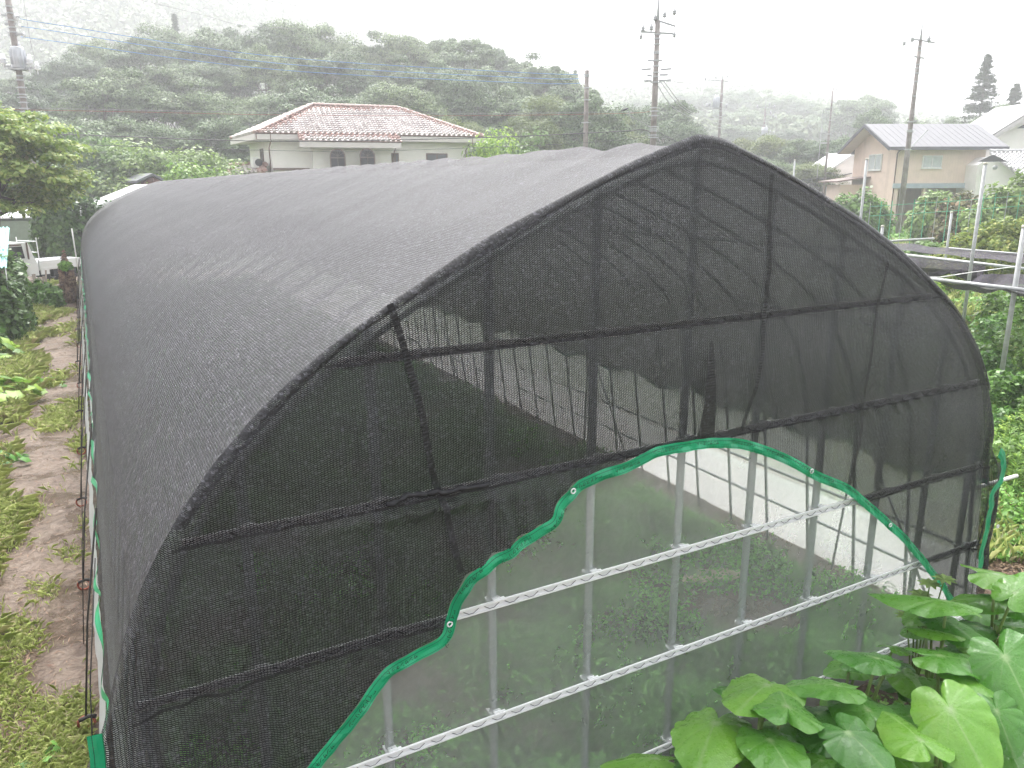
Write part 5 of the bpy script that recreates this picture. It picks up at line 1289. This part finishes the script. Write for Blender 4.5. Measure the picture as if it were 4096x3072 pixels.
oldnet('rolled edge of black net tied along the middle pipe', (2005, 588), (2080, 580), (2008, 594), (2082, 588), 1.72, 1.66, .03, 4)
tag(MB().tube([gz(1990, 598, 1.86), gz(2030, 599, 1.88), gz(2100, 588, 1.9), gz(2200, 575, 1.9)], .008, 4).build('cord', m_white_rope, None, True, loc=tuple(gz(1990, 598, 1.86))), 'white cord slanting over the nearest old net', 'cord')

# ------------------------------------------------------------------ garden on the right
def mass_at(name, label, cat, spec, n, seed, mat, ls, group=None):
    boxes = []
    for (px, py, zg, rx, ry, rz) in spec:
        p = gz(px, py, 0) if zg is None else Vector((*at(px, py, zg).xy, 0)); boxes.append((p.x, p.y, rz * .48, rx, ry, rz * .42))
    return ivy_mass(name, label, cat, boxes, n, seed, mat, ls, group)
mass_at('vine_row', 'yellowing cucumber vines climbing the garden trellis', 'vines', [(2080, 470, 24, .8, .5, 1.9), (2115, 465, 24, .8, .5, 2.2), (2155, 465, 24, .9, .5, 2.3), (2195, 465, 23.5, .9, .5, 2.4), (2235, 465, 23.5, .9, .5, 2.4), (2050, 480, 23, .6, .5, 1.3)], 16000, 21, m_yellowvine, .13)
mass_at('squash_row', 'broad blue-green squash leaves below the green string fence', 'plants', [(1890, 480, 27, .9, .6, 1.3), (1930, 480, 27, .9, .6, 1.3), (1970, 478, 27, .9, .6, 1.3), (2010, 478, 27, .9, .6, 1.5)], 9000, 22, m_shrub, .22)
mass_at('low_hedge', 'bright lime-green low hedge beside the stubby post', 'hedge', [(1950, 505, 20.5, .55, .4, 1.1), (1985, 503, 20.5, .55, .4, 1.15), (2012, 505, 20.5, .4, .4, 1.0)], 8000, 23, m_bright, .10)
mass_at('garden_bush', 'dark grape arbour bush left of the tall pole', 'bush', [(1830, 420, 42, 1.4, .8, 2.9), (1870, 415, 42, 1.3, .8, 3.1), (1895, 420, 42, .9, .8, 2.7)], 9000, 24, m_deepveg, .2)
mass_at('garden_bush', 'rounded light green bush in front of the garage opening', 'bush', [(2025, 425, 38, 1.2, .9, 3.2)], 5000, 25, m_shrub, .2)
mass_at('garden_bush', 'rust-tinged bush right of the garage opening', 'bush', [(2085, 420, 37, 1.5, .8, 3.0)], 5000, 26, leafmat("rust_green_leaves", (.06, .07, .03), (.16, .17, .07), .3, .5, .3, (.28, .17, .10)), .2)
mass_at('garden_bush', 'tall green bush at the right edge before the white wall', 'bush', [(2160, 405, 34, 1.5, .9, 3.3), (2215, 395, 34, 1.4, .9, 3.9)], 9000, 27, m_shrub, .2)
mass_at('garden_bush', 'pale dry weeds by the left side of the beige house', 'bush', [(1790, 440, 40, 1.5, .8, 1.6), (1830, 450, 36, 1.2, .8, 1.2)], 5000, 28, m_yellowvine, .16)
mass_at('garden_bush', 'mixed green row below the string fence near the net slope', 'plants', [(1850, 480, 30, 1.3, .8, 1.3), (1800, 470, 33, 1.4, .8, 1.3)], 6000, 29, m_deepveg, .18)
fe = empty('string_fence', tuple(gz(1900, 520, 0)), 'green string trellis fence strung across the vegetable plot', 'fence')
m_green = plain("green_twine", (.10, .42, .25), .6)
A = at(1880, 446, 29); B_ = at(2230, 421, 27); 
for dz in (0, -.35): MB().tube([A + up * dz, (A + B_) / 2 + up * (dz - .02), B_ + up * dz], .012, 4).build('twine', m_green, fe)
sp_ = MB()
for k in range(15):
    p = A.lerp(B_, k / 14); sp_ = MB(); sp_.tube([(p.x, p.y, 0), (p.x, p.y, p.z + .15)], .012, 5); sp_.build('stake', m_green if k % 3 else m_postgal, fe)
# general undergrowth
def scatter_wedge(n, a0, a1, d0, d1, rng):
    a = rng.uniform(a0, a1, n); d = d0 * (d1 / d0) ** rng.uniform(0, 1, n); s = a * d
    return s * RH[0] + d * FH[0], s * RH[1] + d * FH[1], d
def undergrowth():
    rng = np.random.default_rng(12); n = 70000
    x, y, d = scatter_wedge(n, .42, .80, 6.5, 62, rng)
    k = ~((x < 5.95) | ((y < 3.0) & (x < 6.4))); x, y, d = x[k], y[k], d[k]
    hh = (.06 + .35 * (np.sin(x * 1.7) * np.sin(y * 1.3 + x * .4) + 1) * .5) * np.clip(d / 10, .5, 1.3)
    z = hh * rng.uniform(0, 1, len(x)) ** .5
    P = np.stack([x, y, z], 1); nn = rng.normal(size=(len(x), 3)) * .55 + np.array([0, 0, 1])
    V = leafquads(rng, P, nn, np.clip(.055 * d / 8, .06, .35) * rng.uniform(.6, 1.5, len(x)), .6)
    tag(quads('undergrowth', V, m_weed), 'low weeds and leafy ground cover of the garden', 'undergrowth', kind='stuff')
    m = 26000; x, y, d = scatter_wedge(m, .42, .80, 6.5, 45, rng); k = x > 6.0; B = np.stack([x[k], y[k], np.zeros(k.sum())], 1)
    Vb = blades(rng, B, rng.uniform(.12, .38, k.sum()) * np.clip(d[k] / 14, .8, 1.8), rng.uniform(.003, .007, k.sum()) * np.clip(d[k] / 9, 1, 4))
    tag(quads('grass', Vb, m_grass, nper=5), 'long grass between the garden plants', 'grass', kind='stuff')
undergrowth()
# leafy bean plants near the pergola
rngb = np.random.default_rng(40)
def leafy(name, label, loc, H, R, n, ls, mat, seed, cat, group):
    rng = np.random.default_rng(seed); t = empty(name, loc, label, cat, group)
    z = H * rng.uniform(.15, 1, n) ** .7; an = rng.uniform(0, 6.28, n); r = R * rng.uniform(.2, 1, n) * (1 - .45 * z / H)
    P = np.stack([loc[0] + r * np.cos(an), loc[1] + r * np.sin(an), loc[2] + z], 1); nn = np.stack([np.cos(an) * .5, np.sin(an) * .5, np.ones(n)], 1) + rng.normal(size=(n, 3)) * .4
    mb = MB()
    for k in range(7):
        a = k * .9; mb.tube([loc, (loc[0] + math.cos(a) * R * .3, loc[1] + math.sin(a) * R * .3, loc[2] + H * .5), (loc[0] + math.cos(a) * R * .6, loc[1] + math.sin(a) * R * .6, loc[2] + H * .92)], [.008, .006, .003], 4, False)
    mb.build('stem', m_weed, t); quads('foliage', leafquads(rng, P, nn, ls * rng.uniform(.6, 1.3, n), .7), mat, t); return t
lp = [leafy('bean_plant', 'x', (0, 0, 0), .95, .55, 420, .11, m_deepveg, 50, 'plant', None), leafy('bean_plant', 'x', (0, 0, 0), .8, .5, 380, .12, m_deepveg, 51, 'plant', None)]
spots = [(2120, 720, .9), (2150, 700, 1), (2195, 690, 1), (2230, 720, 1), (2110, 770, .8), (2140, 790, .9), (2180, 770, 1), (2225, 790, 1), (2150, 850, .8), (2200, 850, .9), (2240, 860, .9), (2170, 910, .7), (2225, 920, .8), (2140, 650, 1.1), (2190, 645, 1.1), (2235, 650, 1.1), (2170, 990, .6), (2215, 980, .7)]
for i, (px, py, s) in enumerate(spots):
    p = gz(px, py + 60); o = lp[i % 2] if i < 2 else copy_tree(lp[i % 2]); o.location = p; o.scale = (s, s, s); o.rotation_euler = (0, 0, i * 1.3); o['group'] = 'leafy plants under the old nets'
    o['label'] = 'dense dark-leaved bean plant growing right of the net, below the old nets'; o['category'] = 'plant'
def spike_plant(name, label, loc, n, H, seed, group):
    rng = np.random.default_rng(seed); t = empty(name, loc, label, 'plant', group); Vs = []; mb = MB()
    for i in range(n):
        a = rng.uniform(0, 6.28); r = rng.uniform(.02, .22); x = loc[0] + r * math.cos(a); y = loc[1] + r * math.sin(a); h = H * rng.uniform(.7, 1.1); mb.tube([(x, y, 0), (x + .03, y, h)], [.005, .003], 4, False)
        m = 60; z = h * rng.uniform(.35, 1.0, m); an = rng.uniform(0, 6.28, m); L = .05 + .08 * (1.15 - z / h); P = np.stack([x + .03 * z / h + np.cos(an) * L * .5, y + np.sin(an) * L * .5, z + .01], 1)
        T = np.stack([np.cos(an), np.sin(an), np.full(m, .35)], 1); B = np.stack([-np.sin(an), np.cos(an), np.zeros(m)], 1); Lc = (L * 1.2)[:, None]
        Vs.append(np.stack([P - T * Lc * .5, P + B * .008, P + T * Lc * .5, P - B * .008], 1))
    mb.build('stem', m_weed, t); quads('foliage', np.concatenate(Vs), m_bright, t)
for i, (px, py) in enumerate([(2165, 990), (2200, 1000), (2225, 960), (2185, 1050), (2220, 1060)]):
    p = gz(px, py + 30); spike_plant('goldenrod', 'upright lime-green goldenrod clump right of the flapping net edge', tuple(p), 6, .75, 60 + i, 'goldenrod clumps')
p = gz(2150, 1195); tag(MB().box((p.x, p.y, .03), (.22, .12, .015), Matrix.Rotation(.4, 3, 'Z')).build('paper_scrap', plain("pale_scrap", (.60, .52, .42), .8), None, loc=tuple(p)), 'pale torn scrap lying on the soil right of the net', 'scrap')
# dry soil heap litter at the right of the net foot
def litter():
    rng = np.random.default_rng(14); n = 2500; c = gz(2165, 1215); P = np.stack([c.x + rng.normal(0, .35, n), c.y + rng.normal(0, .3, n), rng.uniform(.005, .05, n)], 1)
    tag(quads('litter', leafquads(rng, P, rng.normal(size=(n, 3)) * .3 + np.array([0, 0, 1]), rng.uniform(.02, .08, n), .25), m_dry), 'dry brown plant litter on the soil', 'litter', kind='stuff')
litter()
# weeds inside the greenhouse
def inside_weeds():
    rng = np.random.default_rng(15); n = 210000
    x = rng.uniform(.05, 5.45, n); y = 3.1 + 27.5 * rng.uniform(0, 1, n) ** 1.7
    f = np.sin(x * 2.3 + 1) * np.sin(y * 1.9) + .6 * np.sin(x * 5.1 + y * 3.3) + .5 * np.sin(x * 1.1 - y * 4.7) + .35 * rng.normal(size=n)
    k = f > -.75; x, y, f = x[k], y[k], f[k]; z = (.03 + .12 * np.clip(f + .3, 0, 1.5)) * rng.uniform(.1, 1.3, len(x))
    P = np.stack([x, y, z], 1); V = leafquads(rng, P, rng.normal(size=(len(x), 3)) * .5 + np.array([0, 0, 1]), rng.uniform(.018, .065, len(x)) * np.clip(y / 7, 1, 2.5), .5)
    tag(quads('weeds', V, m_weed_in), 'green weeds covering the soil inside the greenhouse', 'weeds', kind='stuff')
    m = 14000; x = rng.uniform(.1, 5.4, m); y = 3.1 + 16 * rng.uniform(0, 1, m) ** 1.5; k = (np.sin(x * 2.3 + 1) * np.sin(y * 1.9) + .6 * np.sin(x * 3.1 + y * 2.3)) > -.1
    B = np.stack([x[k], y[k], np.zeros(k.sum())], 1); tag(quads('grass', blades(rng, B, rng.uniform(.06, .22, k.sum()), rng.uniform(.0015, .0035, k.sum())), m_weed, nper=5), 'fine grass among the weeds inside the greenhouse', 'grass', kind='stuff')
inside_weeds()
tag(MB().grid(lambda u, v: ((4.35 + .5 * u + .06 * math.sin(v * 6), 4.55 + .22 * v + .05 * math.sin(u * 5), .02 + .04 * math.sin(u * 3.1) * math.sin(v * 3.1) + .015 * math.sin(u * 17)), (u, v)), 16, 8).build('dry_sheet', plain("tan_sheet", (.50, .42, .33), .8), None, True, loc=(4.6, 4.65, 0)), 'crumpled tan sheet lying on the soil inside the greenhouse', 'sheet')
# grass and trampled straw on the left yard
def left_grass():
    rng = np.random.default_rng(16); n = 330000
    x = rng.uniform(-3.6, -.33, n); y = 3.6 + 29 * rng.uniform(0, 1, n) ** 1.9
    f = .55 * np.sin(x * 3.1 + y * .7) + .45 * np.sin(y * 1.55 + 1.0 + x) + .45 * np.sin(x * 6.3 - y * 2.1 + 2) + .25 * np.sin(y * 7 + x * 9) + np.where(x < -1.15, .60, -.12) - np.where((y > 12) & (x > -1.9), .45, 0)
    k = f + .28 * rng.normal(size=n) > .35; x, y, f = x[k], y[k], f[k]; B = np.stack([x, y, np.zeros(len(x))], 1)
    H = rng.uniform(.03, .11, len(x)) * (1 + .8 * (x < -.95)) * np.clip(y / 9, .8, 1.8); W = rng.uniform(.0010, .0026, len(x)) * np.clip(y / 8, .9, 3)
    tag(quads('grass', blades(rng, B, H, W, 1.3), m_grass, nper=5), 'matted grass growing in patches on the muddy yard', 'grass', kind='stuff')
    m = 9000; x = rng.uniform(-3.6, -.33, m); y = 3.6 + 20 * rng.uniform(0, 1, m) ** 1.7; P = np.stack([x, y, rng.uniform(.004, .02, m)], 1)
    tag(quads('litter', leafquads(rng, P, rng.normal(size=(m, 3)) * .25 + np.array([0, 0, 1]), rng.uniform(.02, .09, m), .12), m_dry), 'straw and dead stalks trodden into the mud', 'litter', kind='stuff')
left_grass()

# ------------------------------------------------------------------ taro plants, lower right
def taromat():
    m, nt, b = new_mat("taro_leaf"); at1 = N(nt, 'ShaderNodeAttribute'); at1.attribute_name = 'vein'
    oi = N(nt, 'ShaderNodeObjectInfo'); n1 = noise(nt, 4, 4, .6, objc(nt))
    mixv = mth(nt, 'ADD', mth(nt, 'MULTIPLY', oi.outputs['Random'], .5), mth(nt, 'MULTIPLY', n1, .5))
    c = ramp(nt, mixv, [(.15, (.05, .18, .03)), (.45, (.10, .29, .04)), (.75, (.17, .38, .045)), (1, (.27, .44, .06))])
    mx = N(nt, 'ShaderNodeMix'); mx.data_type = 'RGBA'; nt.links.new(at1.outputs['Fac'], mx.inputs[0]); nt.links.new(c, mx.inputs[6]); mx.inputs[7].default_value = (.34, .48, .22, 1)
    nt.links.new(mx.outputs[2], b.inputs['Base Color']); b.inputs['Specular IOR Level'].default_value = .7
    n2 = noise(nt, 26, 3, .7, objc(nt)); nt.links.new(ramp(nt, n2, [(.46, (.42,) * 3), (.62, (.16,) * 3)]), b.inputs['Roughness'])
    v = N(nt, 'ShaderNodeTexVoronoi'); v.inputs['Scale'].default_value = 48; nt.links.new(objc(nt), v.inputs['Vector'])
    dr = mth(nt, 'MULTIPLY', mth(nt, 'LESS_THAN', v.outputs['Distance'], .16), 1.0)
    h = mth(nt, 'ADD', mth(nt, 'MULTIPLY', n2, .5), mth(nt, 'MULTIPLY', dr, .5)); bump(nt, b, h, .55, .012)
    tr = N(nt, 'ShaderNodeBsdfTranslucent'); nt.links.new(mx.outputs[2], tr.inputs[0]); ms = N(nt, 'ShaderNodeMixShader'); ms.inputs[0].default_value = .28
    nt.links.new(b.outputs[0], ms.inputs[1]); nt.links.new(tr.outputs[0], ms.inputs[2]); nt.links.new(ms.outputs[0], nt.nodes['Material Output'].inputs[0])
    return m
m_taro = taromat(); m_petiole = plain("taro_petiole", (.16, .24, .06), .4)
TA = np.radians([0, 15, 35, 60, 90, 120, 145, 160, 172, 180]); TR = np.array([1.20, 1.03, .80, .66, .60, .585, .60, .56, .38, .20])
VEINS = [0, 36, 76, 122, 158]
TAS = np.linspace(0, math.pi, 181); TRS = np.interp(TAS, TA, TR)
for _ in range(60): TRS[1:-1] = (TRS[:-2] + 2 * TRS[1:-1] + TRS[2:]) / 4
def taro_leaf(P, nrm, tip, S, seed, cup=.10):
    """P attach point, nrm leaf normal, tip direction"""
    rn = random.Random(seed); nrm = nrm.normalized(); tip = (tip - nrm * tip.dot(nrm)).normalized(); sd = nrm.cross(tip)
    NR, NA = 12, 120; vs = [P]; vein = [1.0]; p1, p2, p3 = (rn.uniform(0, 6.28) for _ in range(3)); k1 = rn.choice([9, 11, 13]); fold = rn.uniform(-.08, .10)
    nick = [(rn.uniform(-2.6, 2.6), rn.uniform(.03, .08), rn.uniform(.03, .14)) for _ in range(rn.choice([0, 1, 2]))]
    for j in range(1, NR + 1):
        r = j / NR
        for i in range(NA):
            th = 2 * math.pi * i / NA - math.pi; ath = abs(th); R = float(np.interp(ath, TAS, TRS)) * (1 + .016 * math.sin(k1 * th + p1) + .008 * math.sin(23 * th + p2))
            for (c, w, dd_) in nick: R *= 1 - dd_ * math.exp(-((th - c) / w) ** 2)
            x = r * R * math.cos(th) * S; y = r * R * math.sin(th) * S
            vd = min(abs(math.degrees(ath) + (r * 7 if 10 < v else 0) - v) for v in VEINS) * r * math.pi / 180 * R
            vmask = max(0.0, 1 - vd / (.012 if min(abs(math.degrees(ath) - v) for v in VEINS[:1]) > 5 else .020))
            z = -cup * r * r * S * (1 + .5 * math.cos(th)) + S * .045 * r ** 2.5 * math.sin(3 * th + p3) + S * .016 * r ** 4 * math.sin(k1 * th + p1) + fold * abs(y)  
            if r < .12: vmask = max(vmask, .8)
            vs.append(P + tip * x + sd * y + nrm * z); vein.append(vmask * (.62 - .35 * r) * (1 if min(abs(math.degrees(ath)), 99) < 12 or r < .15 else .55))
    fs = [(0, 1 + i, 1 + (i + 1) % NA) for i in range(NA)]
    for j in range(NR - 1):
        for i in range(NA):
            a = 1 + j * NA + i; b_ = 1 + j * NA + (i + 1) % NA; fs.append((a, a + NA, b_ + NA, b_))
    return vs, fs, vein
# zoomed-picture list: centre x, y, width, height, tip angle (0 right, 90 up), leaf height above ground, plant index
LV = [(790, 745, 400, 100, 250, .95, 0), (1180, 750, 340, 90, 200, .95, 1), (500, 955, 430, 225, 260, .85, 0), (900, 870, 400, 190, 100, 1.0, 0), (800, 1050, 380, 265, 300, .9, 2), (605, 1100, 220, 140, 200, .75, 2), (430, 1145, 260, 125, 250, .7, 2), (175, 1155, 330, 120, 180, .7, 3),
      (870, 1185, 240, 80, 90, .85, 2), (1235, 1010, 340, 260, 320, .95, 4), (1070, 905, 330, 200, 60, .8, 1), (1350, 890, 350, 190, 120, .85, 4), (1450, 1105, 270, 180, 320, .8, 5), (1090, 1165, 210, 120, 240, .7, 4), (1260, 1195, 200, 90, 60, .7, 5), (1640, 1055, 360, 250, 130, .95, 5),
      (1835, 1100, 210, 260, 300, .85, 6), (1800, 880, 420, 440, 305, 1.05, 6), (2060, 890, 260, 280, 300, .95, 7), (2105, 590, 380, 400, 300, 1.1, 8), (1740, 585, 380, 150, 20, 1.0, 9), (1400, 600, 300, 90, 180, 1.0, 1), (1900, 680, 360, 120, 340, .95, 9), (1785, 282, 430, 110, 180, 1.15, 10),
      (1780, 460, 240, 60, 180, 1.0, 10), (2050, 130, 370, 150, 20, 1.15, 11), (2160, 240, 240, 220, 60, 1.15, 11), (2120, 1090, 260, 180, 300, .75, 7), (2200, 960, 120, 170, 280, .9, 7), (1990, 1185, 200, 120, 220, .7, 7), (1490, 535, 180, 60, 60, .85, 1), (1590, 920, 260, 150, 220, .65, 4), (2150, 430, 200, 160, 30, .85, 8),
      (1660, 345, 180, 110, 240, .9, 10), (1950, 420, 240, 130, 200, .8, 8), (2000, 780, 260, 160, 240, .75, 7), (1560, 690, 240, 130, 300, .65, 9), (1700, 760, 240, 150, 40, .65, 9), (1320, 1060, 240, 140, 30, .6, 5), (700, 1180, 260, 120, 30, .6, 2), (980, 1000, 220, 140, 330, .6, 4), (2070, 270, 260, 140, 200, .9, 11), (1900, 1000, 220, 150, 100, .65, 6), (1560, 1190, 220, 120, 200, .6, 5), (2180, 740, 200, 220, 60, .8, 8),
      (1250, 620, 200, 70, 30, .8, 1), (1960, 530, 240, 120, 330, .8, 9), (1420, 980, 220, 130, 100, .62, 4)]
PLAB = ['taro plant nearest the middle, two leaves overlapping the end wall', 'taro plant with a folded yellowish leaf against the lowest channel', 'taro plant with rounded lime leaf at the bottom edge', 'taro leaf clump cut by the bottom edge, farthest left', 'taro plant holding a water drop on its middle leaf', 'taro plant with glistening wavy leaf at the bottom', 'taro plant with the largest upright heart-shaped leaf',
        'taro plant at the bottom right corner', 'taro plant with large pale-veined leaf at the right edge', 'taro plant with a curled yellow-green leaf edge', 'taro plant beside the pale weed under the net corner', 'uppermost taro plant at the right edge beside the net']
rl = random.Random(9)
for L in list(LV):
    if rl.random() < .85:
        LV.append((L[0] + rl.uniform(-120, 120), L[1] + rl.uniform(30, 130), rl.uniform(190, 300), rl.uniform(110, 210), rl.uniform(0, 360), max(.4, L[5] - rl.uniform(.15, .35)), L[6]))
pls = {}
for L in LV: pls.setdefault(L[6], []).append(L)
fwd = Vector((FH[0], FH[1], 0))
for pi, Ls in pls.items():
    pts = [gz(1350 + L[0] / 2.5665, 1188 + L[1] / 2.5665, L[5]) for L in Ls]
    cx = sum(p.x for p in pts) / len(pts); cyy = sum(p.y for p in pts) / len(pts); base = Vector((cx, min(cyy, 2.75), 0))
    e = empty('taro_plant', tuple(base), PLAB[pi], 'taro plant', 'taro plants in the lower right corner')
    for k, (L, P) in enumerate(zip(Ls, pts)):
        v = P - Vector((0, 0, CH)); dist = v.length; vd = v.normalized(); dep = abs((Vector(RC.T @ np.array(v))).z)
        Wm = L[2] / 1.386 * dep / FP; Hm = L[3] / 1.386 * dep / FP; asp = min(1.15, Hm / Wm) / 1.15; elev = math.asin(-vd.z)
        tilt = math.asin(min(1, asp)) - elev; tilt = max(-.75, min(.75, tilt))
        toward = Vector((-vd.x, -vd.y, 0)).normalized(); right = Vector((vd.y, -vd.x, 0)).normalized()
        nrm = up * math.cos(tilt) + toward * math.sin(tilt); nrm += Vector((math.sin(L[0]), math.cos(L[1]), 0)) * .08
        back = -(toward - nrm * toward.dot(nrm)).normalized(); ta = math.radians(L[4]); tipd = right * math.cos(ta) + back * math.sin(ta)
        S = Wm / 1.42 if abs(math.cos(ta)) < .5 else Wm / 1.55
        S *= 1.22
        vs, fs, vein = taro_leaf(P, nrm, tipd, S, int(L[0] * 7 + L[1]), .14)
        mb = MB().add(vs, fs); lf = mb.build('leaf', m_taro, e, True)
        a_ = lf.data.attributes.new('vein', 'FLOAT', 'POINT'); a_.data.foreach_set('value', np.array(vein, dtype=np.float32))
        b0 = base + Vector((.05 * math.cos(k * 2), .05 * math.sin(k * 2), 0)); mid = b0.lerp(P, .55) + up * .12; 
        MB().tube([b0, mid, P - nrm * .004], [.014, .010, .007], 7).build('petiole', m_petiole, e, True)
# weed with a pale rosette under the net corner
p = gz(2005, 1262, .95)
t = empty('tall_weed', (p.x, p.y, 0), 'tall weed with pale leaf rosettes under the net corner', 'plant'); rng = np.random.default_rng(5)
st = MB(); Vs = []; tops = [gz(1350 + x / 2.5665, 1188 + y / 2.5665, z) for x, y, z in ((1690, 190, 1.1), (1770, 165, 1.15), (1640, 250, 1.0), (1600, 300, .9), (1560, 370, .8), (1680, 400, .75))]
for q in tops:
    st.tube([(p.x, p.y, 0), ((p.x + q.x) / 2, (p.y + q.y) / 2, q.z * .6), tuple(q)], [.008, .006, .004], 5, False)
    for k in range(9):
        a = k * .7; d = Vector((math.cos(a), math.sin(a), .25)); s_ = Vector((-math.sin(a), math.cos(a), 0)); L = .075
        Vs.append([tuple(q), tuple(q + d * L * .5 + s_ * .018), tuple(q + d * L - up * .015), tuple(q + d * L * .5 - s_ * .018)])
st.build('stem', m_petiole, t, True); quads('foliage', np.array(Vs), m_shrub, t)
# soil cover under the taro
def under_taro():
    rng = np.random.default_rng(18); n = 9000; x = rng.uniform(1.6, 7, n); y = rng.uniform(.6, 2.85, n); P = np.stack([x, y, rng.uniform(.0, .16, n)], 1)
    tag(quads('undergrowth', leafquads(rng, P, rng.normal(size=(n, 3)) * .5 + np.array([0, 0, 1]), rng.uniform(.03, .09, n), .6), m_weed), 'low weeds between the taro stems', 'undergrowth', kind='stuff')
under_taro()

# ------------------------------------------------------------------ mist
hm = MB(); zb, zt = -2.0, 190.0
cs = [(-740, -70), (740, -70), (740, 860), (-740, 860)]
lo_ = [(s * RH[0] + d * FH[0], s * RH[1] + d * FH[1], zb) for s, d in cs]
hm.prism(lo_, (0, 0, zt - zb)); mm = bpy.data.materials.new("mist"); mm.use_nodes = True; nt = mm.node_tree; nt.nodes.clear()
pv = nt.nodes.new('ShaderNodeVolumePrincipled'); pv.inputs['Color'].default_value = (.96, .97, 1, 1); pv.inputs['Density'].default_value = .0020; pv.inputs['Anisotropy'].default_value = .2
oo = nt.nodes.new('ShaderNodeOutputMaterial'); nt.links.new(pv.outputs[0], oo.inputs['Volume'])
hz_o = hm.build('haze', mm); tag(hz_o, 'thin white mist over the valley', 'haze', kind='stuff')
